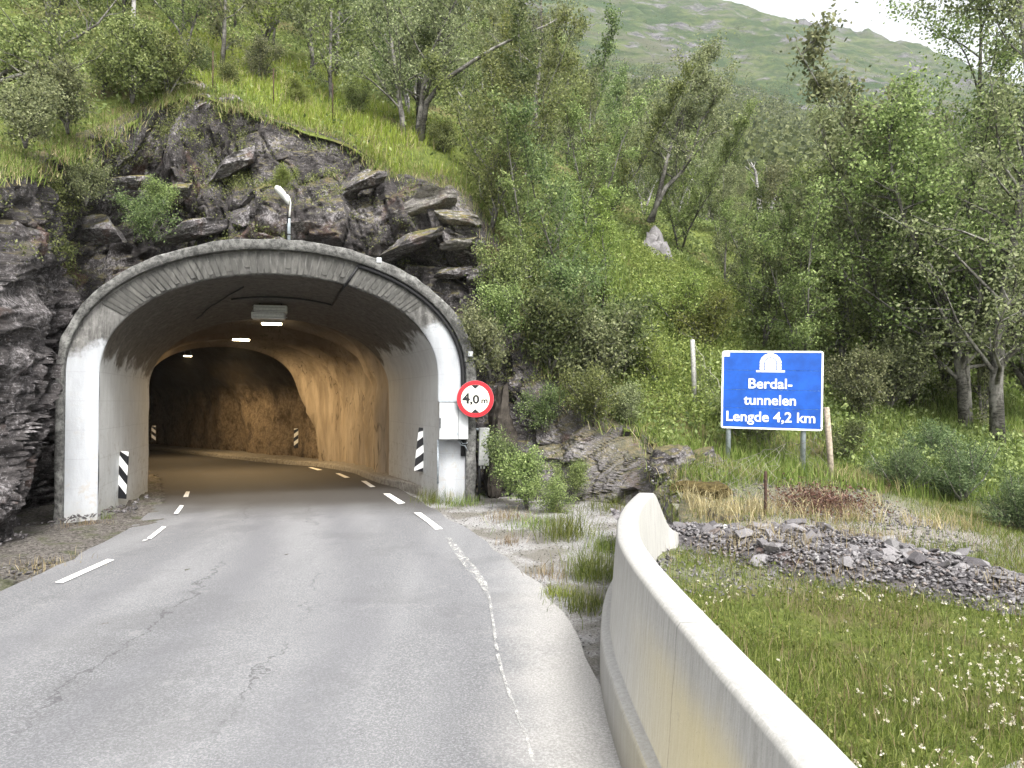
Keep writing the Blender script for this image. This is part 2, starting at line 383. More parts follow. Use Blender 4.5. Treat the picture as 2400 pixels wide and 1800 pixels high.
# concrete barrier
a = Mat('barrier_concrete', .8, .25); n1 = a.noise(1.1, 6, .6); n2 = a.noise(30, 5, .75); n3 = a.noise(7, 6, .75, a.map((6, 6, .25)))
X, Y_, Z = a.xyz()
c = a.mix(a.ramp(n3, .3, .7), (.275, .27, .252), (.37, .362, .342)); c = a.mix(a.ramp(n2, .55, .75, 0, .4), c, (.26, .25, .23))
yel_glow = a.math('MULTIPLY', a.ramp(a.math('ADD', Y_, a.math('MULTIPLY', n1, .5)), 5.2, 2.6), a.ramp(a.math('ADD', Z, a.math('MULTIPLY', n1, .3)), 1.14, .88))
c = a.mix(a.math('MULTIPLY', yel_glow, .72), c, (.50, .42, .215))  # yellow light falling on the wall face, painted into the concrete colour
c = a.mix(a.ramp(a.noise(70, 3, .7), .66, .72, 0, .6), c, (.10, .095, .085)); c = a.mix(a.math('MULTIPLY', a.ramp(a.math('ADD', Z, a.math('MULTIPLY', n1, .35)), .42, .12), .55), c, (.19, .175, .145))
jl = a.ramp(a.math('ABSOLUTE', a.math('SUBTRACT', a.math('ADD', Y_, a.math('MULTIPLY', a.noise(6, 5, .7), .05)), 3.47)), .002, .006, .55, 0)
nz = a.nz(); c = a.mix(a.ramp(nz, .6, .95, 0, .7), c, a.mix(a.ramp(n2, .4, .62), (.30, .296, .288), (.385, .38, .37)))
dk = a.math('MULTIPLY', a.ramp(a.noise(9, 6, .8, a.map((5, 5, .2))), .56, .66), a.ramp(Y_, 6.5, 8)); c = a.mix(a.math('MULTIPLY', dk, .55), c, (.12, .115, .11)); c = a.mix(jl, c, (.09, .085, .08)); c = a.mix(a.ramp(a.noise(4.5, 7, .75), .62, .70, 0, .45), c, (.22, .21, .19))
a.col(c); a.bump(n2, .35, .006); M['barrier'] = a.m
M['white'] = plain('white_enamel', (.40, .412, .42), .45, .4, 0, .10, 6)
M['greyplastic'] = plain('grey_box_plastic', (.30, .305, .295), .5, .4, 0, .15, 14)
M['black'] = plain('black_rubber', (.014, .014, .015), .6, .3)
M['steel'] = plain('galvanised_steel', (.33, .37, .40), .5, .5, .35, .25, 18)
M['rust'] = plain('rusty_iron', (.06, .036, .028), .9, .2, 0, .5, 30)
M['postwood'] = plain('weathered_post_wood', (.33, .28, .22), .9, .15, 0, .45, 22)
M['greywood'] = plain('grey_post_wood', (.36, .355, .33), .9, .15, 0, .35, 22)
M['wire'] = plain('fence_wire', (.22, .21, .17), .6, .4, .2, .3, 20)
M['blue'] = plain('blue_sign_sheeting', (.003, .072, .38), .5, .4, 0, .25, 3)
M['signwhite'] = plain('white_sign_sheeting', (.80, .81, .80), .4, .4, 0, .06, 9)
M['red'] = plain('red_sign_sheeting', (.40, .010, .018), .6, .4, 0, .08, 9)
M['cream'] = plain('cream_sign_sheeting', (.82, .80, .68), .4, .4, 0, .05, 9)
M['signblack'] = plain('black_sign_film', (.012, .012, .014), .4, .4)
M['seam'] = plain('sign_seam_metal', (.16, .30, .60), .5, .4)
M['louvre'] = plain('pale_lamp_housing', (.55, .56, .53), .45, .4, 0, .15, 20)
a = Mat('lamp_lens'); a.b.inputs['Emission Color'].default_value = (1, .80, .50, 1); a.b.inputs['Emission Strength'].default_value = 14; a.col((.9, .8, .6)); M['lens'] = a.m
def bark(name, d, l, pale):
    a = Mat(name, .9, .15); n = a.noise(9, 6, .75, a.map((1, 1, 3))); m2 = a.noise(2.5, 5, .7, a.map((1, 1, .6)))
    c = a.mix(a.ramp(n, .35, .65), d, l); c = a.mix(a.ramp(m2, .45, .6, 0, .85), c, pale); a.col(c); a.bump(n, .6, .02); return a.m
M['bark'] = bark('dark_birch_bark', (.03, .028, .025), (.12, .115, .10), (.24, .23, .21))
M['barkpale'] = bark('pale_birch_bark', (.06, .058, .055), (.28, .27, .26), (.40, .39, .38))
M['leaf'] = leafmat('birch_leaf', (.08, .11, .038), (.20, .25, .085), (.36, .41, .165), .5)
M['leafgrey'] = leafmat('grey_green_leaf', (.09, .112, .055), (.215, .245, .118), (.36, .385, .205), .5)
M['leafdark'] = leafmat('dark_leaf', (.055, .082, .032), (.14, .185, .068), (.26, .31, .13), .5)
M['leafyel'] = leafmat('yellow_green_leaf', (.10, .135, .034), (.22, .275, .07), (.36, .40, .13), .5)
M['needle'] = leafmat('juniper_needles', (.045, .07, .03), (.095, .135, .055), (.18, .225, .10), .35)
M['grass'] = leafmat('meadow_grass_blades', (.07, .10, .02), (.15, .205, .04), (.28, .31, .10), .45)
M['grassbright'] = leafmat('lush_grass_blades', (.12, .17, .02), (.21, .29, .035), (.34, .40, .08))
M['straw'] = leafmat('dry_grass_straw', (.16, .12, .06), (.30, .24, .13), (.42, .36, .22))
M['bracken'] = leafmat('dead_bracken', (.075, .042, .026), (.17, .10, .06), (.36, .26, .18))
M['clover'] = leafmat('clover_petals', (.55, .52, .36), (.72, .70, .52), (.82, .80, .68), .3)
M['moss'] = plain('moss_cushion', (.07, .055, .024), .95, .05, 0, .6, 16)

# ------------------------------------------------------------------ ground shape
def zroad(x, y):
    x = np.asarray(x, float); y = np.asarray(y, float)
    z = .035 * sstep(6, 13, y) * (np.clip(x, -8.6, .2) + 4.2)
    return z - .022 * np.maximum(0, y - 17)
def ground_px(px, py, lift=0.):
    p = W(px, py, 10); 
    lo, hi = .5, 60.
    for _ in range(60):
        mid = (lo + hi) / 2; p = W(px, py, mid)
        if p.z > float(zroad(p.x, p.y)) + lift: lo = mid
        else: hi = mid
    return W(px, py, (lo + hi) / 2)

ST = [  # foot (x,y), crest (x,y,z)
    ((-6.6, -4), (-8.4, -4, 5.0)), ((-6.8, 4), (-8.5, 4, 5.1)), ((-7.05, 8.5), (-8.3, 9.0, 5.1)),
    ((-7.4, 10.5), tuple(W(0, 395, 12.0))), ((-8.3, 12.8), tuple(W(150, 370, 14.2))), ((-9.1, 14.7), tuple(W(265, 330, 16.2))),
    ((-8.2, 15.3), tuple(W(385, 235, 17.8))), ((-6.5, 15.5), tuple(W(470, 200, 18.3))), ((-5, 15.8), tuple(W(600, 285, 18.3))),
    ((-3.5, 16.1), tuple(W(780, 345, 18.3))), ((-2, 16.4), tuple(W(930, 390, 18))), ((-.9, 16.4), tuple(W(1060, 410, 17.8))),
    ((-.35, 15.9), tuple(W(1140, 520, 17.3))), ((.1, 15.4), tuple(W(1200, 720, 16.6))), ((.7, 14.8), tuple(W(1270, 890, 16))),
    ((1.3, 14.1), tuple(W(1390, 990, 15.2))), ((1.9, 13.2), tuple(W(1500, 1010, 14.4))), ((2.3, 12.3), tuple(W(1580, 1040, 13.4))),
    ((2.35, 11.2), tuple(W(1600, 1130, 12.2))), ((2.2, 10), tuple(W(1580, 1210, 10.7))), ((2.0, 9.0), (2.25, 9.3, .25))]
gp = [c for _, c in ST]
gp += [(1.2, -3, -.05), (1.1, 1, -.03), (1.2, 4, 0), (1.4, 6.5, .08), (4, 0, -.1), (4, 4, 0), (3, 7, .1), (8, 2, -.15), (8, 6, 0), (15, 0, -.6), (15, 8, -.2),
       (5, 8, .15), (2.9, 8.6, .25), (4, 10, .42), (6, 9, .2), (18, 15, .6), (20, 25, 3), (14, 30, 6.5)]
gp += [tuple(W(*p)) for p in [(1708, 1085, 14), (1885, 1108, 13.6), (1625, 930, 16), (1950, 1140, 12.5), (2100, 1180, 11.5), (2250, 990, 17), (2345, 1050, 15),
       (2400, 1250, 11), (2100, 900, 20), (1540, 600, 25), (1640, 700, 21), (1500, 850, 17), (1300, 720, 18), (1450, 560, 22), (1260, 400, 23), (1800, 750, 24),
       (1750, 560, 32), (330, 60, 25), (600, 180, 24), (850, 290, 22), (0, 150, 18), (0, 50, 24), (950, 335, 20), (1100, 340, 21)]]
gp += [(-20, 45, 30), (0, 45, 19), (8, 45, 13.5), (25, 55, 12), (-40, 40, 30), (-40, 10, 18), (-20, 5, 11), (-14, 2, 8), (-60, 60, 45), (0, 70, 30), (11, 70, 21), (28, 80, 17),
       (50, 60, 9), (40, 30, 3), (30, 5, -1.5), (60, 90, 16), (-30, 90, 55), (0, 95, 40), (20, 95, 30), (-14, 12, 8.2), (-13, -4, 7)]
TG = TPS(gp)
def G(x, y):
    x = np.asarray(x, float); y = np.asarray(y, float)
    far = sstep(9, 24, y)
    return TG(x, y) + fbm(x * .35, y * .35, None, 4, 3) * (.05 + .25 * far) + fbm(x * 1.7, y * 1.7, None, 3, 9) * (.02 + .05 * far)
BARX = [(-3, 1.05), (0, .9), (1, .84), (2.06, .80), (2.97, .776), (4.5, .748), (5.4, .775), (5.96, .84), (6.83, .99), (7.7, 1.22), (8.33, 1.42), (8.75, 1.64), (9.0, 1.85)]
crest = [c for _, c in ST]
POLY = [(c[0], c[1]) for c in crest] + [(x + .16, y) for y, x in BARX[::-1]] + [(1.1, -20), (-8.4, -20)]

# terrain sheet
def axis(a, b, d0, lo, hi, grow):
    v = list(np.arange(lo, hi + 1e-6, d0)); d = d0
    while v[-1] < b: d *= grow; v.append(v[-1] + d)
    d = d0
    while v[0] > a: d *= grow; v.insert(0, v[0] - d)
    return np.array(v)
xs = axis(-70, 90, .2, -13, 12, 1.06); ys = axis(-12, 110, .2, -2, 27, 1.05)
GX, GY = np.meshgrid(xs, ys, indexing='ij'); GZ = G(GX, GY)
cx = (GX[:-1, :-1] + GX[1:, 1:]) / 2; cy = (GY[:-1, :-1] + GY[1:, 1:]) / 2
keep = ~inpoly(cx, cy, POLY)
struct(obj('hillside', grid_mesh('hillside', np.stack([GX, GY, GZ], -1), True, keep), M['hill']))
# distant floor under everything
struct(obj('ground', mesh_py('ground', [(-690, -120, -6), (790, -120, -6), (790, 950, -6), (-690, 950, -6)], [(0, 1, 2, 3)]), M['hill']))
# mountain
mp = [tuple(W(*p)) for p in [(200, -700, 600), (800, -330, 600), (1300, -80, 600), (1500, -35, 600), (1638, 0, 600), (1728, 24, 600), (1785, 30, 600), (1825, 26, 600), (1874, 45, 600), (1915, 61, 600), (1980, 63, 600), (2025, 79, 600), (2122, 118, 600),
      (2400, 190, 560), (2800, 330, 500), (1400, 110, 330), (1000, 0, 330), (1600, 130, 350), (1850, 170, 350), (2050, 220, 330), (2400, 310, 300), (2800, 420, 300),
      (1000, 150, 150), (1300, 220, 150), (1600, 270, 160), (1850, 340, 160), (2100, 420, 150), (2400, 490, 140), (2800, 600, 140), (1300, 340, 82), (1600, 430, 82), (1850, 490, 82), (2200, 570, 82), (2500, 660, 82), (800, 200, 82)]]
mp += [(-200, 900, 330), (150, 900, 230), (500, 900, 150), (-300, 300, 200), (700, 700, 80), (300, 300, 30)]
TM = TPS(mp)
def MT(x, y): return TM(x, y) + fbm(np.asarray(x) / 55, np.asarray(y) / 55, None, 6, 31) * 5.5 * sstep(90, 300, y) + fbm(np.asarray(x) / 9, np.asarray(y) / 9, None, 4, 33) * 2.0 * sstep(80, 200, y) + np.abs(fbm(np.asarray(x) / 24, np.asarray(y) / 24, None, 4, 35)) * 4.0 * sstep(150, 350, y) - 12 * sstep(150, 500, y)
mx = np.linspace(-420, 620, 330); my = np.concatenate([np.arange(46, 250, 2.2), np.arange(250, 640, 3.0), np.arange(640, 900, 14)])
MX, MY = np.meshgrid(mx, my, indexing='ij'); MZ = MT(MX, MY)
MZ = MZ - 45 * (1 - sstep(52, 100, MY)) ** 1.5
struct(obj('mountain', grid_mesh('mountain', np.stack([MX, MY, MZ], -1), True), M['mountain']))

# ------------------------------------------------------------------ portal frame
PL = np.array([-8.14, 13.3]); PD = np.array([7.38, 1.7]); PW = float(np.linalg.norm(PD)); PD = PD / PW; PN = np.array([-PD[1], PD[0]])   # PN points into the hill
def port(u, z, wd): return (PL[0] + PD[0] * u + PN[0] * wd, PL[1] + PD[1] * u + PN[1] * wd, z)
def prof(cu, a, zs, top, n=64, z0=-.5, ex=2.08):
    pts = [(cu - a, z) for z in np.linspace(z0, zs, 9)[:-1]]
    for t in np.linspace(math.pi, 0, n + 1):
        c, s = math.cos(t), math.sin(t); e = 2 / ex
        pts.append((cu + a * math.copysign(abs(c) ** e, c), zs + (top - zs) * abs(s) ** e))
    pts += [(cu + a, z) for z in np.linspace(zs, z0, 9)[1:]]
    return np.array(pts)
# ------------------------------------------------------------------ cliff
foot = np.array([f for f, _ in ST]); crs = np.array([c for _, c in ST])
def catmull(P, n):
    P = np.asarray(P, float); out = []; seg = np.linalg.norm(np.diff(P[:, :2], axis=0), axis=1); cum = np.concatenate([[0], np.cumsum(seg)])
    tt = np.linspace(0, cum[-1], n); Q = np.vstack([2 * P[0] - P[1], P, 2 * P[-1] - P[-2]])
    for t in tt:
        i = min(np.searchsorted(cum, t, 'right') - 1, len(P) - 2); u = (t - cum[i]) / seg[i]
        p0, p1, p2, p3 = Q[i], Q[i + 1], Q[i + 2], Q[i + 3]
        out.append(.5 * (2 * p1 + (p2 - p0) * u + (2 * p0 - 5 * p1 + 4 * p2 - p3) * u * u + (3 * p1 - p0 - 3 * p2 + p3) * u ** 3))
    return np.array(out)
both = np.hstack([foot, crs]); both = both[2:]            # foot xy, crest xyz
both = np.vstack([[-6.8, 3.5, -8.45, 3.5, 5.1], both])
NS, NV = 720, 230
BB = catmull(both, NS); F, K = BB[:, :2], BB[:, 2:]; K[:, 2] = G(K[:, 0], K[:, 1]) - .02
tn = np.gradient(F, axis=0); ker = np.ones(61) / 61
tn = np.stack([np.convolve(np.pad(tn[:, i], 30, 'edge'), ker, 'valid') for i in (0, 1)], 1); tn /= np.linalg.norm(tn, axis=1)[:, None]
nrm = np.stack([tn[:, 1], -tn[:, 0]], 1)                  # to the road side
arc = np.concatenate([[0], np.cumsum(np.linalg.norm(np.diff(F, axis=0), axis=1))])
t = np.linspace(0, 1, NV)
z0 = zroad(F[:, 0], F[:, 1]) - .25
S_, T_ = np.meshgrid(arc, t, indexing='ij')
ZZ = z0[:, None] + (K[:, 2] - z0)[:, None] * t[None]
lean = t[None] ** 1.5
XX = F[:, 0][:, None] + (K[:, 0] - F[:, 0])[:, None] * lean; YY = F[:, 1][:, None] + (K[:, 1] - F[:, 1])[:, None] * lean
hgt = (K[:, 2] - z0)[:, None] * np.ones_like(ZZ); amp = np.clip(hgt / 5, .18, 1)
sx = S_; wob = fbm(sx * .35, ZZ * .35, None, 3, 5) * .5
dip = np.where(XX > -8.2, .42, .15) * sstep(-9, -6.5, XX) + .05
b_ = ZZ - dip * sx + wob * .8; a_ = sx + dip * ZZ + .6 * fbm(sx * .3, ZZ * .9, None, 2, 8)
ml = 1 - sstep(arc[int(np.argmin(abs(F[:, 1] - 14.7)))] - .6, arc[int(np.argmin(abs(F[:, 1] - 14.7)))] + 1.2, S_)
def frac(A, B, seed, big):
    f1, f2, cid, op, oq = voro(A, B, seed); r2 = hash3(np.floor(cid * 99991), np.floor(cid * 7777), np.zeros_like(cid), 4)
    return (cid - .45) * big + op * (r2 - .5) * big * 1.2 + oq * (.1 + .6 * hash3(np.floor(cid * 5555), np.floor(cid * 31), np.zeros_like(cid), 7)) * big * .7 - .38 * big * (1 - sstep(0, .055, f2 - f1))
dr_ = frac(a_ / 1.9, b_ / .8, 21, 1.15) + frac(a_ / .75, b_ / .27, 57, .40) + frac(a_ / .28, b_ / .10, 59, .17)
al, bl = sx + .25 * wob, ZZ * 1.0 + .18 * sx
dl_ = frac(al / 1.0, bl / 2.8, 22, .6) + frac(al / .42, bl / 1.1, 58, .26) + frac(al / .17, bl / .32, 60, .12) + .12 * fbm(sx * 2.2, ZZ * 2.2, None, 5, 24)
dl_ = np.minimum(dl_ + .35 * fbm(sx * 1.1, ZZ * .5, None, 4, 23), .35) - .15
d = dr_ * (1 - ml) + dl_ * ml
d += fbm(a_ * 1.2, b_ * 3.5, None, 5, 71) * .10 + fbm(sx * .5, ZZ * .5, None, 3, 77) * .35
d *= amp * (1 - .65 * sstep(.82, 1, T_))
ov = np.exp(-((ZZ - 6.3) / .95) ** 2) * sstep(-8.6, -6.5, XX) * (1 - sstep(-1.0, -.2, XX)); d += .75 * ov
cave = np.exp(-((XX + 8.9) / .8) ** 2 - ((YY - 14.4) / 1.2) ** 2) * (1 - sstep(2.3, 3.8, ZZ)); d -= .8 * cave
step = sstep(.30, 1.0, T_) * (1 - sstep(-9.2, -7.8, XX)) * 0
d = d - step
XX = XX + nrm[:, 0][:, None] * d; YY = YY + nrm[:, 1][:, None] * d; ZZ = ZZ + .12 * amp * fbm(a_ * .8, b_ * 2.2, None, 3, 90) * sstep(0, .1, T_)
# back row tucked into the hillside
back = nrm * -1.0
kx = np.stack([K[:, 0], K[:, 1]], 1)
def crow(dd, lift): 
    q = kx - nrm * dd; return np.stack([q[:, 0], q[:, 1], np.maximum(G(q[:, 0], q[:, 1]), K[:, 2] - .3 - dd) + lift], -1)
ex1 = crow(.06, .03); ex2 = crow(.33, .015); ex3 = crow(.8, -.3)
PP = np.concatenate([np.stack([XX, YY, ZZ], -1), ex1[:, None], ex2[:, None], ex3[:, None]], 1)
uu = (PP[..., 0] - PL[0]) * PD[0] + (PP[..., 1] - PL[1]) * PD[1]; ww = (PP[..., 0] - PL[0]) * PN[0] + (PP[..., 1] - PL[1]) * PN[1]
def inside_prof(u, z, cu, a, zs, top):
    e = np.abs((u - cu) / a); h = np.where(z < zs, e, e ** 2.08 + np.clip((z - zs) / (top - zs), 0, 9) ** 2.08)
    return h < 1
hole = inside_prof(uu, PP[..., 2], 3.76, 3.5, 2.6, 4.85)
hk = ~(hole[:-1, :-1] & hole[1:, 1:]) & ~(hole[1:, :-1] & hole[:-1, 1:])
# keep rock off the room in front of the portal mouth
push = inside_prof(uu, PP[..., 2], 3.76, 3.78, 2.6, 5.1) & (ww < 1.7) & (ww > -.9) & (uu > .3) & ~hole
PP[..., 0] += np.where(push, (1.7 - ww) * PN[0], 0); PP[..., 1] += np.where(push, (1.7 - ww) * PN[1], 0)
cliff = struct(obj('rock_cliff', grid_mesh('rock_cliff', PP, False, hk), M['cliff']))

# loose slabs and boulders bedded in the cliff: parts of it
def boulder(name, seed, sx, sy, sz, flat=.0, sub=3, rough=.22, ang=False):
    bm = bmesh.new(); bmesh.ops.create_icosphere(bm, subdivisions=sub, radius=1)
    co = np.array([v.co[:] for v in bm.verts])
    rg = np.random.default_rng(seed)
    for _ in range(9):      # chop with planes for flat faces
        n = rg.normal(size=3); n /= np.linalg.norm(n); dd = rg.uniform(.42, .8) if ang else rg.uniform(.55, .85); s = co @ n; co = co - np.where(s > dd, s - dd, 0)[:, None] * n
    co = co * (1 + rough * fbm(co[:, 0] * 1.6 + seed, co[:, 1] * 1.6, co[:, 2] * 1.6, 4, seed)[:, None])
    co = co * np.array([sx, sy, sz]) + np.stack([0 * co[:, 0], 0 * co[:, 0], .08 * sz * fbm(co[:, 0] * 2, co[:, 2] * 9, None, 3, seed + 5)], 1)
    for v, c in zip(bm.verts, co): v.co = c
    m = bpy.data.meshes.new(name); bm.to_mesh(m); bm.free(); return m
# (px, py, Y, half-width m, half-height m, tilt deg, material)
SL = [(1010, 478, 16.5, .85, .30, 8, 'mossrock'), (1060, 515, 16.4, .6, .22, -6, 'mossrock'), (850, 430, 16.9, .7, .32, 24, 'slab'), (760, 480, 16.7, .8, .3, 26, 'slab'), (1085, 570, 16.2, .5, .18, 10, 'mossrock'),
      (960, 575, 16.3, 1.0, .26, 20, 'slab'), (640, 450, 16.6, .7, .36, 30, 'slab'), (560, 380, 17.0, .9, .36, 30, 'slab'), (470, 215, 18.2, .55, .32, -10, 'mossrock'), (465, 275, 17.8, .5, .28, 40, 'slab'),
      (540, 250, 18.0, .6, .34, -30, 'slab'), (590, 510, 16.4, .5, .40, 15, 'slab'), (700, 545, 16.2, .7, .2, 12, 'slab'), (310, 425, 15.6, .4, .26, 10, 'slab'), (400, 455, 15.9, .6, .3, 20, 'slab'),
      (215, 310, 15.6, .28, .2, 20, 'slab'), (450, 540, 16.0, .8, .28, 24, 'slab'), (240, 545, 14.6, .55, .5, 5, 'slab'), (1130, 640, 16.2, .4, .2, 25, 'slab'), (1060, 640, 16.4, .5, .2, 15, 'slab')]
for i, (px, py, Y, hw, hh, tl, mt) in enumerate(SL):
    m = boulder('rock_slab', 100 + i, hw * 1.15, hw * .8, hh * .8, 0, 4, .16, True); o = obj('rock_slab', m, M[mt], cliff); o.location = W(px, py, Y + .7); o.rotation_euler = (R(-12 + 9 * (i % 3)), -R(tl), R(13 + 10 * math.sin(i * 2.1)))

# ------------------------------------------------------------------ road, verges, markings
LE = [(-5.3, -8), (-5.3, 0), (-5.35, 4), (-5.6, 8.1), (-6.0, 10.6), (-6.75, 13.5), (-8.0, 17), (-9.6, 20.2), (-11.2, 23.4), (-14, 27), (-18.6, 32), (-28, 43), (-38, 54)]
RE = [(1.0, -8), (.85, 0), (.72, 4), (.62, 6.3), (.30, 8.3), (-.75, 11.5), (-1.85, 14.8), (-2.75, 17.5), (-4.0, 20.6), (-5.2, 23.6), (-7.9, 28.2), (-13.3, 34.0), (-22.4, 44.6), (-30.8, 53.6)]
LEp, REp = catmull(LE, 160), catmull(RE, 160)
rows = []
for k in np.linspace(0, 1, 24):
    p = LEp * (1 - k) + REp * k; rows.append(p)
RP = np.array(rows); zz = zroad(RP[..., 0], RP[..., 1]) + .012 * fbm(RP[..., 0] * .6, RP[..., 1] * .3, None, 2, 4)
edge = np.minimum(np.linspace(0, 1, 24), 1 - np.linspace(0, 1, 24))[:, None]
jit = (edge < .01) * .06
RP = np.stack([RP[..., 0] + jit * fbm(RP[..., 1] * 2.2, RP[..., 0], None, 3, 6), RP[..., 1], zz + .03], -1)
rmesh = grid_mesh('road', RP, True); ra = rmesh.attributes.new('across', 'FLOAT', 'POINT'); ra.data.foreach_set('value', np.repeat(np.linspace(0, 1, 24), 160).astype(np.float32))
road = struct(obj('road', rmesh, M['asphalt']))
gx, gy = np.meshgrid(np.arange(-24, 4.2, .2), np.arange(-10, 34, .2), indexing='ij')
gz = zroad(gx, gy) - .005 + .03 * fbm(gx * 1.5, gy * 1.5, None, 4, 12) * sstep(.2, .5, np.abs(gx + 2.3) - 2.5) - .03
gxc, gyc = (gx[:-1, :-1] + .1), (gy[:-1, :-1] + .1)
kr = (gxc > -3.0) & (gyc < 17.2)
gz2 = gz + .10 * sstep(-.6, 2.2, gx) * sstep(8, 13, gy)
struct(obj('gravel_shoulder', grid_mesh('gravel_shoulder', np.stack([gx, gy, gz2], -1), True, kr), M['gravel']))
gz3 = gz + .16 * sstep(-5.9, -7.4, gx)[...] * sstep(20, 5, gy) + .05 * fbm(gx * 3, gy * 3, None, 3, 14) + .075 * sstep(14.5, 16.5, gy) + .02 * sstep(14.5, 16.5, gy) * fbm(gx * 5, gy * 5, None, 2, 15)
struct(obj('soil_verge', grid_mesh('soil_verge', np.stack([gx, gy, gz3], -1), True, ~(gxc > -3.0) & ((gyc < 15) | (gxc < np.interp(gyc, [q[1] for q in LE], [q[0] for q in LE]) + .12))), M['soil']))

def mark(pxs, mat, name='road_marking'):
    v = []
    for px, py in pxs:
        p = ground_px(px, py, .034); v.append((p.x, p.y, float(zroad(p.x, p.y)) + .034 + .012))
    return obj(name, mesh_py(name, v, [tuple(range(len(v)))]), mat, road)
for q in ([(128, 1367), (146, 1369), (268, 1314), (252, 1312)], [(333, 1270), (343, 1268), (347, 1266), (338, 1266)], [(344, 1263), (354, 1265), (390, 1236), (380, 1235)], [(407, 1205), (418, 1205), (431, 1186), (422, 1185)],
          [(429, 1166), (441, 1166), (445, 1153), (436, 1153)], [(970, 1203), (987, 1203), (1038, 1241), (1020, 1243), (1004, 1228)], [(898, 1158), (914, 1158), (950, 1180), (934, 1183)], [(846, 1128), (858, 1128), (880, 1142), (868, 1143)],
          [(786, 1110), (796, 1110), (820, 1120), (808, 1121)], [(722, 1096), (732, 1096), (756, 1102), (744, 1103)]):
    mark(q, M['paint'])
wl = [(1050, 1262), (1075, 1296), (1105, 1335), (1132, 1368), (1148, 1410), (1156, 1460), (1165, 1530), (1180, 1590), (1206, 1660), (1232, 1720), (1250, 1790), (1262, 1880)]
wd = [.08, .12, .14, .09, .03, .025, .03, .025, .025, .03, .025, .025]
vv, ff = [], []
for (px, py), h in zip(wl, wd):
    p = ground_px(px, py, .034); z = float(zroad(p.x, p.y)) + .034 + .010
    vv += [(p.x - h / 2, p.y, z), (p.x + h / 2, p.y, z)]
for i in range(len(wl) - 1): ff.append((2 * i, 2 * i + 1, 2 * i + 3, 2 * i + 2))
obj('road_marking', mesh_py('road_marking', vv, ff), M['wornpaint'], road)

# ------------------------------------------------------------------ tunnel portal
portal = thing('tunnel_portal', 'arched concrete tunnel portal, white paint below and sooty grey above', 'tunnel portal', (PL[0] + PD[0] * 3.78, PL[1] + PD[1] * 3.78, 0))
P0, P1, P2 = prof(3.785, 3.80, 2.6, 5.18), prof(3.76, 3.63, 2.6, 4.98), prof(3.75, 3.09, 2.6, 4.52)
NP = len(P0)
def ring(name, loops, mat, smooth=True):
    P = np.array([[port(u, z, wv) for u, z in pr] for pr, wv in loops]); return obj(name, grid_mesh(name, P, smooth), mat, portal)
P0n = P0 + np.stack([.025 * fbm(P0[:, 1] * 4, P0[:, 0] * 4, None, 3, 40), .02 * fbm(P0[:, 0] * 5, P0[:, 1] * 3, None, 3, 41)], 1)
ring('collar', [(P1, .0), (P1, -.10), (P1 * .96 + P0n * .04, -.115), (P1 * .1 + P0n * .9, -.115), (P0n, -.10), (P0n, .5), (P0 + [0, .02], 1.3), (P0, 3.0)], M['collar'], False)
ring('face', [(P1 * 1.0, .0), (P1 * .5 + P2 * .5, .012), (P2 * .96 + P1 * .04, .02), (P2, .06)], M['portal'], False)
# reveal: from the face to the end ring
EL, ER = np.array([-8.85, 18.1]), np.array([-3.25, 19.6]); ED = (ER - EL) / np.linalg.norm(ER - EL); EW = np.linalg.norm(ER - EL)
PE = prof(EW / 2, EW / 2, 2.45, 4.26)
A3 = np.array([port(u, z, .06) for u, z in P2]); E3 = np.array([(EL[0] + ED[0] * u, EL[1] + ED[1] * u, z - .06) for u, z in PE])
rv = []
for k in np.linspace(0, 1, 40):
    q = A3 * (1 - k) + E3 * k; q = q + .012 * np.stack([fbm(q[:, 1] * 2, q[:, 2] * 2, q[:, 0], 3, 50)] * 3, 1); rv.append(q)
rev = obj('soffit', grid_mesh('soffit', np.array(rv), True), M['soffit'], portal)
# shuttering boards: every radial board of the upper face is a piece
def pt_on(pr_a, pr_zs, pr_top, cu, ang):
    c, s = math.cos(ang), math.sin(ang); e = 2 / 2.08
    return cu + pr_a * math.copysign(abs(c) ** e, c), pr_zs + (pr_top - pr_zs) * abs(s) ** e
angs = np.linspace(R(148), R(36), 57)
for i in range(56):
    if i in (55,): continue
    g0, g1 = angs[i] - .0042, angs[i + 1] + .0042
    v = []
    lo = .06 + .03 * random.random(); hi = .95 - .25 * random.random() * (i % 3 == 0); pr = .012 + .012 * random.random()
    for wd_ in (.03, -pr):
        for g in (g0, g1):
            for f in (lo, hi):
                ua, za = pt_on(3.63, 2.6, 4.98, 3.76, g); ub, zb = pt_on(3.09, 2.6, 4.52, 3.75, g)
                v.append(port(ua + (ub - ua) * f, za + (zb - za) * f, wd_ + .02 * f))
    f = [(4, 5, 7, 6), (0, 2, 3, 1), (0, 1, 5, 4), (2, 6, 7, 3), (0, 4, 6, 2), (1, 3, 7, 5)]
    obj('board', mesh_py('board', v, f), M['board'], portal)
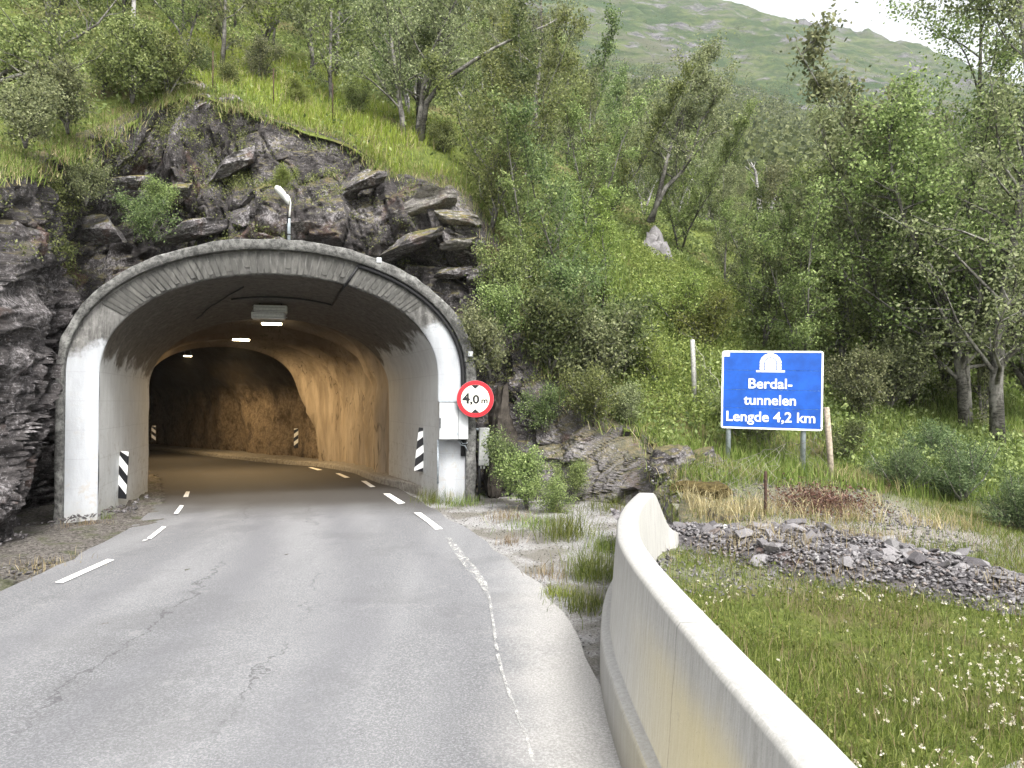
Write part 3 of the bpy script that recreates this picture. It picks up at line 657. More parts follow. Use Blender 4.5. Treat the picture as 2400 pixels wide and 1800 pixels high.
# ------------------------------------------------------------------ the bore behind it
RB = [((-3.25, 19.6), 15), ((-4.5, 24), 22), ((-7.2, 28.5), 33), ((-12.7, 34.5), 41), ((-21.9, 45), 42), ((-32, 56), 43), ((-44, 69), 43)]
RBc = catmull([(x, y, h) for (x, y), h in RB], 240)
def bore(i0, i1, wid, top, infl, dsp, name, mat, zs=2.45):
    L = []
    for i in range(i0, i1):
        x, y, h = RBc[i]; h = R(h); right = np.array([math.cos(h), math.sin(h)])
        pr = prof(0, wid / 2 + .55 + infl, zs, top + infl * .5, 64)
        zb = float(zroad(x, y)) - .0
        cen = np.array([x, y]) - right * (wid / 2 + .55)
        L.append([(cen[0] + right[0] * u, cen[1] + right[1] * u, z + zb * (1 if True else 0)) for u, z in pr])
    P = np.array(L); S = np.arange(i0, i1)[:, None] * .30 * np.ones(P.shape[:2])
    cen = P.mean(1, keepdims=True); cen[..., 2] = 1.5; nd = P - cen; nd /= np.linalg.norm(nd, axis=2, keepdims=True)
    P = P + nd * dsp(S, P[..., 2], P)[..., None]
    return P
iE = int(np.argmin(np.abs(RBc[:, 1] - 29.1)))
def d_lin(S, Z, P):
    f = S * .55 + .14 * np.sin(Z * .8 + 1) + .30 * fbm(S * .35, Z * .22, None, 2, 61)
    fold = np.abs(np.mod(f, 1) - .5) * 2
    return .16 * (1 - sstep(0, .35, S)) - .46 * np.abs(fold) ** 1.8 * sstep(.2, .8, S) + .02 * fbm(S * 1.1, Z * .4, P[..., 0] * .4, 3, 62) - .55 * np.exp(-((Z - 2.5) / 1.3) ** 2) * sstep(S.max() - 2.2, S.max(), S)
def d_rock(S, Z, P): return .32 * fbm(P[..., 0] * .55, P[..., 1] * .55, Z * .55, 5, 64)
lin = bore(0, iE, 6.0, 4.85, .12, d_lin, 'l', None)
endcap = lin[-1:].copy(); cc = endcap.mean(1, keepdims=True); cc[..., 2] = 1.5; lip = endcap + (endcap - cc) / np.linalg.norm(endcap - cc, axis=2, keepdims=True) * 1.1
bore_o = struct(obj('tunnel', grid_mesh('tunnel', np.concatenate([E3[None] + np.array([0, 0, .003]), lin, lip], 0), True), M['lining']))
rk = bore(iE - 2, 240, 6.0, 5.0, .75, d_rock, 'r', None)
tip = rk[-1:].mean(1, keepdims=True) * np.ones_like(rk[-1:])
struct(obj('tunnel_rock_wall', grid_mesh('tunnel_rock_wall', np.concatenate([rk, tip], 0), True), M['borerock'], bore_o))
# raised kerb along the right wall, from the shoulder into the bore
KB = [(-1.9, 16.0), (-2.35, 16.9), (-3.2, 18.5), (-4.1, 20.8), (-5.2, 23.6), (-7.8, 28.2), (-13.2, 34.0), (-22.3, 44.6), (-31, 54)]
KI = [(-1.0, 15.7), (-1.7, 16.6), (-2.4, 18.0), (-3.0, 20.4), (-4.1, 23.4), (-6.2, 28.4), (-11.4, 34.9), (-20.4, 45.6), (-29, 55)]
kb, ki = catmull(KB, 120), catmull(KI, 120)
kz = zroad(kb[:, 0], kb[:, 1]); pr_ = []
for w0, h0 in ((0, -.1), (.0, .15), (.03, .185), (.16, .19), (1.0, .21)):
    q = kb + (ki - kb) * np.clip(w0 if w0 == 1 else w0 / 1.1, 0, 1); pr_.append(np.stack([q[:, 0], q[:, 1], kz + h0 + .01 * fbm(q[:, 0] * 2, q[:, 1] * 2, None, 2, 3)], -1))
ends = [np.array([[p[0, 0], p[0, 1], p[0, 2]] for p in pr_])]
Pk = np.array(pr_); capk = Pk[:, :1].copy(); capk[..., 2] = -.2; Pk = np.concatenate([capk, Pk], 1)
a = Mat('kerb_concrete', .85, .2); n = a.noise(9, 7, .75); a.col(a.mix(a.ramp(n, .3, .7), (.10, .092, .08), (.30, .285, .26))); a.bump(n, .5, .02); M['kerb'] = a.m
struct(obj('kerb', grid_mesh('kerb', Pk, False), M['kerb'], bore_o))

# tunnel lamps
def tunnel_lamp(px, py, Y, label, watt, lit=True):
    p = W(px, py, Y); h = math.atan2(.25, .97) * (1 if Y < 24 else 2)
    t = thing('tunnel_lamp', label, 'lamp', p, (0, 0, h), 'lit lamps under the tunnel roof')
    obj('housing', boxm('housing', -.30, .30, -.11, .11, .03, .13, .015), M['louvre'], t, world=False)
    obj('lens', boxm('lens', -.27, .27, -.09, .09, -.02, .03, .01), M['lens'], t, world=False)
    for hx_ in (-.2, .2): tb = TB(); tb.tube([(hx_, 0, .12), (hx_, 0, .45)], .012, 5); obj('hanger', tb.mesh('hanger'), M['steel'], t, world=False)
    l = bpy.data.lights.new('lamp_light', 'AREA'); l.energy = watt; l.color = (1, .70, .36); l.shape = 'RECTANGLE'; l.size = .5; l.size_y = .16; l.spread = R(175)
    o = bpy.data.objects.new('lamp_light', l); C.objects.link(o); o.parent = t; o.location = (0, 0, -.04)
    return t
tunnel_lamp(637, 760, 21.3, 'lit lamp nearest the tunnel mouth, just below the grey floodlight boxes', 45)
tunnel_lamp(565, 797, 25.5, 'lit lamp glowing halfway into the tunnel, middle one of three', 165)
t3_ = tunnel_lamp(440, 835, 33.0, 'small lit lamp deepest in the tunnel bend', 100)
t3_.scale = (.6, .6, .5)
p = W(636, 722, 16.9)
t = thing('floodlight', 'unlit grey double floodlight box hanging under the portal roof', 'floodlight', p, (0, 0, R(13)))
for zz_, dx, nm in ((-.10, 0, 'box'), (-.26, -.05, 'box')):
    obj(nm, boxm('box', -.37 + dx, .35 + dx, -.16, .16, zz_, zz_ + .15, .012), M['louvre'], t, world=False)
for k in range(4): obj('fin', boxm('fin', -.38 - .02 * (k > 1), .36 - .05 * (k > 1), -.175, -.155, -.235 + .075 * k, -.222 + .075 * k), M['greyplastic'], t, world=False)
for hx_ in (-.25, .22): tb = TB(); tb.tube([(hx_, 0, .04), (hx_, 0, .3)], .015); obj('hanger', tb.mesh('hanger'), M['black'], t, world=False)

# cables and little boxes on the arch
def on_face(ang, f, wd): # point on the portal face
    ua, za = pt_on(3.63, 2.6, 4.98, 3.76, ang); ub, zb = pt_on(3.09, 2.6, 4.52, 3.75, ang); return port(ua + (ub - ua) * f, za + (zb - za) * f, wd)
tb = TB(); arcp = [on_face(g, .10, -.03) for g in np.linspace(R(66), R(0), 24)]; arcp += [port(7.335, z, -.03) for z in np.linspace(2.4, 1.0, 6)]
tb.tube(arcp, .045, 7)
cab = obj('cable', tb.mesh('cable'), M['black']); tag(cab, 'thick black cable following the right-hand curve of the portal arch', 'cable')
tb = TB(); q0 = on_face(R(66), .10, -.03); q1 = on_face(R(66.5), 1.0, -.02)
drop = [q0, q1] + [tuple(np.array(A3[8 + int(64 * (1 - 66.5 / 180))]) * (1 - k) + np.array(E3[8 + int(64 * (1 - 66.5 / 180))]) * k - np.array([0, 0, .04])) for k in (.1, .25, .4)]
tb.tube(drop, .028, 6); i0 = 8 + int(64 * (1 - 66.5 / 180))
tb.tube([tuple(A3[i] * .6 + E3[i] * .4 - np.array([0, 0, .04])) for i in range(i0, 33, -1)], .02, 6)
tag(obj('cable', tb.mesh('cable'), M['black']), 'thin black cable dropping over the arch edge and running under the roof', 'cable')
tb = TB(); rg = random.Random(3); pts = []
for k in range(9): 
    i = 36 - k; q = A3[i] * (.85 - .06 * k) + E3[i] * (.15 + .06 * k); pts.append((q[0], q[1], q[2] - .05 - .04 * rg.random()))
tb.tube(pts, .018, 5); tag(obj('cable', tb.mesh('cable'), M['black']), 'loose dark cable looping over the sooty roof left of the floodlight', 'cable')
for (px, py, lab) in ((888, 611, 'small white junction box high on the arch rim'), (1102, 830, 'small white junction box low on the right arch rim')):
    p = W(px, py, 14.5 if px < 1000 else 14.85); t = thing('junction_box', lab, 'junction box', p, (0, 0, R(13)), 'white junction boxes on the arch rim')
    obj('case', boxm('case', -.05, .05, -.05, .10, -.055, .055, .008), M['white'], t, world=False); obj('lid', boxm('lid', -.044, .044, -.062, -.051, -.048, .048, .004), M['white'], t, world=False)
    tb = TB(); tb.tube([(0, -.02, -.05), (-.03, -.01, -.14), (-.12, 0, -.17)], .01); obj('cable', tb.mesh('cable'), M['black'], t, world=False)

# cabinet
p = W(1061, 986, 14.72); t = thing('electrical_cabinet', 'white electrical cabinet on the right portal face, left of the height sign', 'cabinet', p, (0, 0, R(13)))
obj('body', boxm('body', -.29, .29, -.14, .12, -.37, .37, .01), M['white'], t, world=False)
obj('door', boxm('door', -.285, .085, -.16, -.142, -.36, .36, .006), M['white'], t, world=False); obj('door', boxm('door', .095, .285, -.16, -.142, -.36, .36, .006), M['white'], t, world=False)
obj('hood', boxm('hood', -.30, .30, -.17, .12, .372, .39, .004), M['steel'], t, world=False)
obj('handle', boxm('handle', -.283, -.262, -.185, -.161, -.14, .06, .004), M['black'], t, world=False)
for z in (-.25, .25): obj('hinge', boxm('hinge', .06, .085, -.172, -.161, z - .03, z + .03, .003), M['steel'], t, world=False)
tb = TB(); tb.tube([(-.285, .06, -.37), (-.285, .06, -1.25)], .02, 6); tb.tube([(.1, 0, -.37), (.16, -.02, -.48), (.25, 0, -.5), (.30, .02, -.6)], .012, 5); tb.tube([(.14, 0, -.37), (.2, -.02, -.46), (.30, 0, -.44)], .01, 5)
obj('conduit', tb.mesh('conduit'), M['steel'], t, world=False)
p = W(1134, 1047, 14.95); t = thing('meter_box', 'narrow tall grey box standing beside the right end of the collar', 'meter box', p, (0, R(1), R(8)))
obj('case', boxm('case', -.105, .105, -.06, .09, -.38, .38, .01), M['greyplastic'], t, world=False); obj('lid', boxm('lid', -.1, .1, -.075, -.062, -.372, .372, .006), M['greyplastic'], t, world=False)
obj('lock', boxm('lock', -.012, .012, -.084, -.076, -.02, .02, .003), M['black'], t, world=False)
for dx in (-.06, .01): 
    tb = TB(); tb.tube([(dx, 0, -.38), (dx, 0, -.44)], .022, 8); obj('gland', tb.mesh('gland'), M['signwhite'], t, world=False)
tb = TB(); tb.tube([(-.08, .0, -.38), (-.07, .02, -.7), (-.09, .03, -1.2)], .03, 6); obj('duct', tb.mesh('duct'), M['black'], t, world=False)
tb = TB(); tb.tube([(.0, .06, .3), (-.12, .10, .34), (-.2, .1, .34)], .03, 6); obj('bracket', tb.mesh('bracket'), M['steel'], t, world=False)
# smooth rock rib beside the portal
bm_ = boulder('rock_rib', 301, .40, .5, 1.3, 0, 5, .3, True); o = obj('rock_rib', bm_, plain('smooth_brown_rock', (.05, .043, .036), .9, .15, 0, .5, 6), cliff); o.location = W(1170, 1040, 15.5); o.rotation_euler = (0, R(6), R(20))

# lettering
def text_mesh(body, size, off=0.0, ext=.0015, align='CENTER', sp=1.0):
    cu = bpy.data.curves.new('t', 'FONT'); cu.body = body; cu.size = size; cu.align_x = align; cu.extrude = ext; cu.offset = off; cu.space_character = sp
    o = bpy.data.objects.new('t', cu); C.objects.link(o); bpy.context.view_layer.update()
    m = bpy.data.meshes.new_from_object(o.evaluated_get(bpy.context.evaluated_depsgraph_get())); bpy.data.objects.remove(o); return m
def upright(m, x=0, y=0, z=0, width=None):
    xs_ = [v.co.x for v in m.vertices]; k = 1
    if width: k = width / (max(xs_) - min(xs_))
    mid = (max(xs_) + min(xs_)) / 2
    for v in m.vertices: a_, b_, c_ = v.co; v.co = ((a_ - mid) * k + x, y - c_, b_ + z)
    m.update(); m.materials.clear(); return m
def disc(r0, r1, y0, y1, n=64):
    v, f = [], []
    for i in range(n):
        c, s = math.cos(2 * math.pi * i / n), math.sin(2 * math.pi * i / n)
        v += [(c * r1, y0, s * r1), (c * r1, y1, s * r1), (c * r0, y0, s * r0), (c * r0, y1, s * r0)]
    for i in range(n):
        a_, b_ = 4 * i, 4 * ((i + 1) % n)
        f += [(a_, b_, b_ + 1, a_ + 1), (a_, a_ + 2, b_ + 2, b_), (a_ + 1, b_ + 1, b_ + 3, a_ + 3)]
        if r0 > 0: f.append((a_ + 2, a_ + 3, b_ + 3, b_ + 2))
    return mesh_py('disc', v, f)
# 4,0 m sign (px size: radius 43.5 at Y 14.5)
p = W(1114, 935, 14.5); k = 14.5 / FPX
t = thing('height_limit_sign', 'round red-rimmed sign reading 4,0 m beside the white cabinet', 'road sign', p, (0, 0, R(4)))
obj('plate', disc(0.0005, 43.5 * k, -.004, .012), M['steel'], t, world=False); obj('rim', disc(33.2 * k, 43.2 * k, -.010, -.0045), M['red'], t, world=False); obj('face', disc(.0005, 33.5 * k, -.008, -.0045), M['cream'], t, world=False)
def poly_xz(pts, y0=-.0125, y1=-.009):
    n = len(pts); v = [(x, y0, z) for x, z in pts] + [(x, y1, z) for x, z in pts]
    return mesh_py('poly', v, [tuple(range(n)), tuple(range(2 * n - 1, n - 1, -1))] + [(i, i + n, (i + 1) % n + n, (i + 1) % n) for i in range(n)])
for sg in (1, -1):
    obj('arrow', poly_xz([(-9 * k, sg * 31.6 * k), (-4 * k, sg * 32.8 * k), (4 * k, sg * 32.8 * k), (9 * k, sg * 31.6 * k), (0, sg * 23.5 * k)][::-sg]), M['signblack'], t, world=False)
for s_, sz, x, wdt, off in (('4', 33, -21.5, 18, .010), (',0', 27, -1.5, 22, .008), ('m', 19, 21.5, 15, .005)):
    obj('lettering', upright(text_mesh(s_, sz * k, off), x * k, -.0105, -10 * k, wdt * k), M['signblack'], t, world=False)
tb = TB(); tb.tube([(0, .012, .15), (0, .30, .15)], .02, 6); tb.tube([(0, .012, -.15), (0, .30, -.15)], .02, 6); tb.tube([(.0, .03, -.30), (.0, .03, .30)], .025, 8); obj('bracket', tb.mesh('bracket'), M['steel'], t, world=False)

# blue place sign
pl_, pr2 = W(1691, 912, 14.0), W(1929, 917, 13.55); mid = (pl_ + pr2) / 2; wS = math.hypot(pr2.x - pl_.x, pr2.y - pl_.y); hS = 1.46; ang = math.atan2(pr2.y - pl_.y, pr2.x - pl_.x)
t = thing('tunnel_name_sign', 'large blue sign with tunnel symbol reading Berdal-tunnelen Lengde 4,2 km', 'road sign', (mid.x, mid.y, mid.z), (0, R(1.3), ang))
cuts = np.linspace(-hS / 2, hS / 2, 5)
cuts[1] = -hS / 2 + hS * .265
for i in range(4):
    obj('panel', boxm('panel', -wS / 2 + .03, wS / 2 - .03, -.012, .012, cuts[i] + (.002 if i else .03), cuts[i + 1] - (.002 if i < 3 else .03), .001), M['blue'], t, world=False)
def rr_ring(hw, hh, r, th, y0, y1, n=6):
    def loop(hw, hh, r):
        o = []
        for cx_, cz_, a0 in ((hw - r, hh - r, 0), (-hw + r, hh - r, 90), (-hw + r, -hh + r, 180), (hw - r, -hh + r, 270)):
            for q in range(n + 1): a = R(a0 + 90 * q / n); o.append((cx_ + r * math.cos(a), cz_ + r * math.sin(a)))
        return o
    A, B = loop(hw, hh, r), loop(hw - th, hh - th, max(r - th, .01)); N = len(A)
    v = [(x, y0, z) for x, z in A] + [(x, y0, z) for x, z in B] + [(x, y1, z) for x, z in A] + [(x, y1, z) for x, z in B]; f = []
    for i in range(N):
        j = (i + 1) % N; f += [(i, i + N, j + N, j), (i + 2 * N, j + 2 * N, j + 3 * N, i + 3 * N), (i, j, j + 2 * N, i + 2 * N), (i + N, i + 3 * N, j + 3 * N, j + N)]
    return mesh_py('border', v, f)
obj('border', rr_ring(wS / 2, hS / 2, .05, .032, -.016, .014), M['signwhite'], t, world=False)
ks = 13.78 / FPX; X0, Y0 = 1810, 914.5
def sx_(px): return (px - X0) * ks
def sz_(py): return (Y0 - py) * ks
for body, pxc, base, wpx, sz in (('Berdal-', 1807, 910.5, 97, 33), ('tunnelen', 1806, 949, 116, 33), ('Lengde 4,2 km', 1808, 988.5, 197, 33)):
    obj('lettering', upright(text_mesh(body, sz * ks, .0042, .0012), sx_(pxc), -.0175, sz_(base), wpx * ks), M['signwhite'], t, world=False)
# tunnel symbol: base bar, opening and voussoirs
obj('symbol_base', boxm('bar', sx_(1775), sx_(1839), -.017, -.0125, sz_(872.5), sz_(868)), M['signwhite'], t, world=False)
def arch_pt(r, a): return sx_(1807) + r * ks * math.cos(a), sz_(852) + r * ks * math.sin(a)
op_ = [(sx_(1807) - 12.5 * ks, sz_(866.5))] + [arch_pt(12.5, a) for a in np.linspace(math.pi, 0, 16)] + [(sx_(1807) + 12.5 * ks, sz_(866.5))]
obj('symbol_opening', poly_xz(op_[::-1], -.017, -.0125), M['signwhite'], t, world=False)
AA = np.linspace(math.pi, 0, 9)
for i in range(8):
    a0, a1 = AA[i] - .025, AA[i + 1] + .025
    obj('symbol_stone', poly_xz([arch_pt(14.5, a0), arch_pt(24, a0), arch_pt(24.3, (a0 + a1) / 2), arch_pt(24, a1), arch_pt(14.5, a1)][::-1], -.017, -.0125), M['signwhite'], t, world=False)
for sg in (-1, 1):
    for z0_, z1_ in ((853, 859), (860, 866.5)):
        a_, b_ = sx_(1807 + sg * 14.5), sx_(1807 + sg * 24); obj('symbol_stone', boxm('s', min(a_, b_), max(a_, b_), -.017, -.0125, sz_(z1_), sz_(z0_)), M['signwhite'], t, world=False)
obj('sticker', boxm('sticker', -wS / 2 + .03, -wS / 2 + .14, -.018, -.0125, hS / 2 - .11, hS / 2 - .03), M['signwhite'], t, world=False)
for dx in (-wS / 2 + .14, wS / 2 - .32):
    tb = TB(); tb.tube([(dx, .06, hS / 2 - .1), (dx, .06, -hS / 2 - .95)], .048, 12); obj('post', tb.mesh('post'), M['steel'], t, world=False)

# hazard boards with slanting black and white bands
def hazard(px, py, Y, wdt, hgt_, rz, tilt, sl, label, rot0=0):
    p = W(px, py, Y); t = thing('hazard_board', label, 'hazard board', p, (0, tilt, rz), 'black and white hazard boards on the tunnel walls')
    obj('plate', boxm('plate', -wdt / 2, wdt / 2, .002, .02, -hgt_ / 2, hgt_ / 2, .003), M['signblack'], t, world=False)
    h = hgt_ / 5
    for i in range(-1, 6):
        z0_ = -hgt_ / 2 + h * (i + rot0); dz = sl * wdt
        if i % 2: continue
        q = []
        for x, z in ((-wdt / 2, z0_ - dz / 2), (wdt / 2, z0_ + dz / 2), (wdt / 2, z0_ + dz / 2 + h), (-wdt / 2, z0_ - dz / 2 + h)):
            q.append((x, max(-hgt_ / 2 + .001, min(hgt_ / 2 - .001, z))))
        if abs(q[2][1] - q[1][1]) < .004 and abs(q[3][1] - q[0][1]) < .004: continue
        obj('white_band', poly_xz(q, -.002, .0015), M['signwhite'], t, world=False)
    tb = TB(); tb.tube([(0, .02, 0), (-.12 if px < 900 else .12, .14, 0)], .015, 5); obj('bracket', tb.mesh('bracket'), M['steel'], t, world=False)
hazard(288, 1113, 15.05, .20, .96, R(-10), R(3), -1.0, 'black and white hazard board on the left wall of the portal', 1)
hazard(989, 1054, 16.0, .24, .94, R(12), R(6), .9, 'black and white hazard board on the right wall of the portal', 0)
hazard(694, 1027, 30.4, .17, .80, R(20), 0, .8, 'small black and white hazard board where the smooth lining ends inside the tunnel', 1)
hazard(360, 1017, 22.6, .12, .5, R(10), 0, -.8, 'small hazard board half hidden behind the left inner tunnel edge', 1)

# street lamp standing on the arch
p = W(677, 563, 14.2); t = thing('street_lamp', 'pale street lamp standing on top of the portal arch', 'street lamp', p)
s = 14.2 / FPX
tb = TB(); tb.tube([(0, 0, -.15), (0, 0, 45 * s), (.004, 0, 52 * s)], [.034, .034, .03], 10); obj('pole', tb.mesh('pole'), M['steel'], t, world=False)
tb = TB(); tb.tube([(.004, 0, 50 * s), (2 * s, 0, 70 * s), (4 * s, -.02, 88 * s), (2 * s, -.06, 100 * s), (-2 * s, -.08, 105 * s)], .018, 8); obj('arm', tb.mesh('arm'), M['louvre'], t, world=False)
tb = TB(); tb.tube([(2 * s, -.1, 82 * s), (-2 * s, -.10, 92 * s), (-10 * s, -.14, 104 * s), (-19 * s, -.2, 115 * s), (-23 * s, -.24, 118 * s)], [.02, .05, .07, .068, .035], 12); obj('lamp_head', tb.mesh('lamp_head'), M['louvre'], t, world=False)
tb = TB(); tb.tube([(-.02, -.03, 40 * s), (-.015, -.04, 62 * s), (-.03, -.05, 78 * s)], .012, 5); obj('cable', tb.mesh('cable'), M['black'], t, world=False)
for zc in (12, 52): tb = TB(); tb.tube([(0, 0, zc * s), (0, 0, zc * s + .02)], .042, 10); obj('clamp', tb.mesh('clamp'), M['black'], t, world=False)

# ------------------------------------------------------------------ curved concrete barrier
bp = catmull([(x, y) for y, x in BARX], 120); tg = np.gradient(bp, axis=0); tg /= np.linalg.norm(tg, axis=1)[:, None]; bn = np.stack([tg[:, 1], -tg[:, 0]], 1)
def prof_h(y): return 1.08 - .55 * sstep(8.3, 9.05, y)
secs = [(-.135, -.15), (-.13, .335), (-.118, .36), (-.058, .375), (-.004, 1.055), (.012, 1.08), (.165, 1.08), (.178, 1.06), (.215, -.15)]
bar = thing('barrier_wall', 'curving pale concrete barrier wall with stepped foot at right of road', 'barrier', (bp[60][0], bp[60][1], 0))
brk = [0, 119]
for a0, a1 in zip(brk[:-1], brk[1:]):
    P = []
    for o_, z_ in secs:
        ii = np.arange(a0, a1 + 1); h = prof_h(bp[ii, 1]); zv = np.where(z_ > .9, z_ - 1.08 + h, np.minimum(z_, h - .12) if z_ > .2 else z_ + 0 * h)
        q = bp[ii] + bn[ii] * o_; q = q.copy()
        pass
        P.append(np.stack([q[:, 0] + .003 * fbm(q[:, 1] * 3, zv * 3, None, 2, 2), q[:, 1], zv], -1))
    P = np.array(P); me = grid_mesh('wall_segment', P, False)
    bm = bmesh.new(); bm.from_mesh(me); bm.normal_update()
    for vs in (0, -1):
        n_ = P.shape[1]; bm.verts.ensure_lookup_table(); idx = [i * n_ + (0 if vs == 0 else n_ - 1) for i in range(len(secs))]; bm.faces.new([bm.verts[i] for i in (idx if vs == 0 else idx[::-1])])
    bmesh.ops.recalc_face_normals(bm, faces=bm.faces); bm.to_mesh(me); bm.free()
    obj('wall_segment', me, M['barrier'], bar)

# ------------------------------------------------------------------ foliage builders
def leaves_mesh(name, cen, size, rg, aspect=.6, up=0.0):
    n = len(cen); a = rg.normal(size=(n, 3)); a[:, 2] *= (1 - up * .6); a /= np.linalg.norm(a, axis=1)[:, None]
    r = rg.normal(size=(n, 3)); b = np.cross(a, r); b /= np.linalg.norm(b, axis=1)[:, None] + 1e-9
    s = (size * rg.uniform(.6, 1.35, n))[:, None]
    v = np.stack([cen - a * s * .5, cen + b * s * .5 * aspect, cen + a * s * .5, cen - b * s * .5 * aspect], 1).reshape(-1, 3)
    return mesh_np(name, v, np.arange(4 * n).reshape(n, 4))

def grow(seed, H, r0, spread, nl, twigs, nleaf, lsize, lo=.2, trunk=None, stems=1, sig=.16, droop=0., up=.6, name='tree', bare=0.):
    rg = np.random.default_rng(seed); tb = TB(); L = []
    for st in range(stems):
        if trunk is not None: pts = [np.array(p, float) for p in trunk[st]]
        else:
            lx, ly = rg.normal(0, .07 + .25 * (stems > 1), 2); pts = []
            for k in range(7):
                f = k / 6; pts.append(np.array([lx * H * f ** 1.2 + rg.normal(0, .02) * H * .4 * (k > 0), ly * H * f ** 1.2 + rg.normal(0, .02) * H * .4 * (k > 0), H * f * (1 - .15 * (st > 0) * rg.random())]))
        pts = np.array(pts); tt = np.linspace(0, 1, len(pts))
        rad = r0 * (1 - .88 * tt ** .9) * (1 if stems == 1 else .8)
        tb.tube(pts, rad, 7)
        at = lambda f: np.array([np.interp(f, tt, pts[:, i]) for i in range(3)])
        for k in range(nl):
            f = lo + (1 - lo) * ((k + rg.random()) / nl); p = at(min(f, .98)); az = rg.uniform(0, 2 * math.pi); el = R(rg.uniform(10, 60)) * up / .6
            ln = spread * (1.05 - .65 * f) * rg.uniform(.55, 1.15) if lo < .9 else spread
            dr = np.array([math.cos(az) * math.cos(el), math.sin(az) * math.cos(el), math.sin(el)]); q = [p]
            for j in range(4):
                dr = dr + rg.normal(0, .16, 3) + np.array([0, 0, .10 - droop * j * .25]); dr /= np.linalg.norm(dr); q.append(q[-1] + dr * ln / 4)
            q = np.array(q); rr = max(.008, r0 * (1 - .85 * f) * .42); tb.tube(q, [rr, rr * .75, rr * .5, rr * .3, .004], 4, False)
            if rg.random() < bare: continue
            for w_ in range(twigs):
                g = rg.uniform(.15, 1.0); s0 = np.array([np.interp(g * 4, range(5), q[:, i]) for i in range(3)]); td = dr + rg.normal(0, .75, 3); td /= np.linalg.norm(td); tl = ln * rg.uniform(.18, .42)
                e = s0 + td * tl + np.array([0, 0, -droop * tl]); tb.tube([s0, (s0 + e) / 2 + rg.normal(0, .03, 3), e], [rr * .28 + .002, .004, .002], 3, False)
                m = int(nleaf * rg.uniform(.4, 1.5)); h = rg.random(m)[:, None] ** .7
                L.append(s0 + (e - s0) * h + rg.normal(0, sig, (m, 3)) * (.5 + .7 * h))
    crown = leaves_mesh('crown', np.concatenate(L), lsize, rg)
    return tb.mesh('trunk'), crown
def bushmesh(seed, H, Wd, nl, nleaf, lsize, sig=.12):
    return grow(seed, H, .03, Wd, nl, 4, nleaf, lsize, .12, None, 4, sig, .0, .7)
def tree_thing(name, label, cat, meshes, loc, mats, group=None, rz=0, sc=1.):
    t = thing(name, label, cat, loc, (0, 0, rz), group); t.scale = (sc, sc, sc)
    obj('trunk' if 'tree' in name or 'birch' in name else 'stem', meshes[0], mats[0], t, world=False); obj('crown' if 'tree' in name or 'birch' in name else 'foliage', meshes[1], mats[1], t, world=False); return t
def gz_(x, y): return float(G(np.array([x]), np.array([y]))[0])
def gpt(px, Y, dz=-.06):
    x = (px - 1200) / FPX * Y; return Vector((x, Y, gz_(x, Y) + dz))

# --- the named trees
def trk(base, lst):   # list of (px,py,Y) -> local points
    return [tuple(W(*q) - base) for q in lst]
b = gpt(960, 20.2)
t1 = grow(201, 9, .12, 2.4, 28, 7, 44, .075, .22, [trk(b, [(945, 352, 20.2), (943, 280, 20.2), (930, 190, 20.3), (918, 100, 20.4), (905, 10, 20.5), (880, -120, 20.6)]),
        trk(b, [(972, 352, 20.3), (985, 270, 20.3), (993, 200, 20.3), (1012, 125, 20.2), (1040, 60, 20.1), (1075, -10, 20.0), (1100, -110, 20.0)])], 2, .12)
tree_thing('birch_tree', 'twin-trunked dark birch on the cliff top above the portal', 'tree', t1, b, (M['bark'], M['leafgrey']))
b2 = gpt(985, 20.0)
t2 = grow(202, 6, .09, 1.3, 12, 4, 9, .08, .6, [trk(b2, [(985, 345, 20.0), (1000, 240, 19.8), (1040, 190, 19.6), (1098, 150, 19.5), (1160, 112, 19.4), (1215, 85, 19.4), (1280, 60, 19.4), (1340, 25, 19.4)])], 1, .2, bare=.45)
tree_thing('leaning_birch_tree', 'thin half-bare birch leaning far to the right beside the twin trunks', 'tree', t2, b2, (M['bark'], M['leafgrey']))
b3 = gpt(1262, 22.0)
t3 = grow(203, 8, .11, 2.5, 30, 7, 48, .075, .30, [trk(b3, [(1258, 410, 22), (1262, 330, 22), (1252, 255, 22), (1262, 180, 22), (1270, 90, 22), (1268, 0, 22), (1275, -70, 22)])], 1, .12)
tree_thing('birch_tree', 'birch with pale straight lower trunk right of the cliff top', 'tree', t3, b3, (M['bark'], M['leafgrey']))
b4 = gpt(313, 22.5)
t4 = grow(204, 10, .10, 2.0, 14, 5, 18, .085, .5, [trk(b4, [(311, 150, 22.5), (312, 80, 22.5), (314, 0, 22.5), (316, -90, 22.5), (312, -200, 22.5), (310, -300, 22.5)])], 1, .12)
tree_thing('birch_tree', 'slender white birch trunk on the grassy slope at upper left', 'tree', t4, b4, (M['barkpale'], M['leaf']))
b5 = gpt(1525, 24.0)
t5 = grow(205, 8, .11, 2.2, 26, 7, 44, .08, .2, [trk(b5, [(1520, 520, 24), (1560, 440, 24), (1600, 400, 24), (1625, 350, 24), (1640, 290, 24), (1672, 240, 24), (1690, 180, 24)]),
      trk(b5, [(1528, 520, 24), (1562, 380, 24), (1590, 280, 24.2), (1620, 200, 24.3), (1640, 120, 24.3)])], 2, .12)
tree_thing('birch_tree', 'two-stemmed birch leaning right on the slope above the rock outcrop', 'tree', t5, b5, (M['bark'], M['leafgrey']))
b6 = gpt(1785, 26)
t6 = grow(206, 4, .16, .9, 6, 3, 4, .08, .5, [trk(b6, [(1785, 580, 26), (1783, 520, 26), (1776, 450, 26), (1770, 400, 26), (1760, 380, 26)]), trk(b6, [(1790, 580, 26), (1795, 520, 26), (1812, 475, 26), (1822, 455, 26)])], 2, .15, bare=.7)
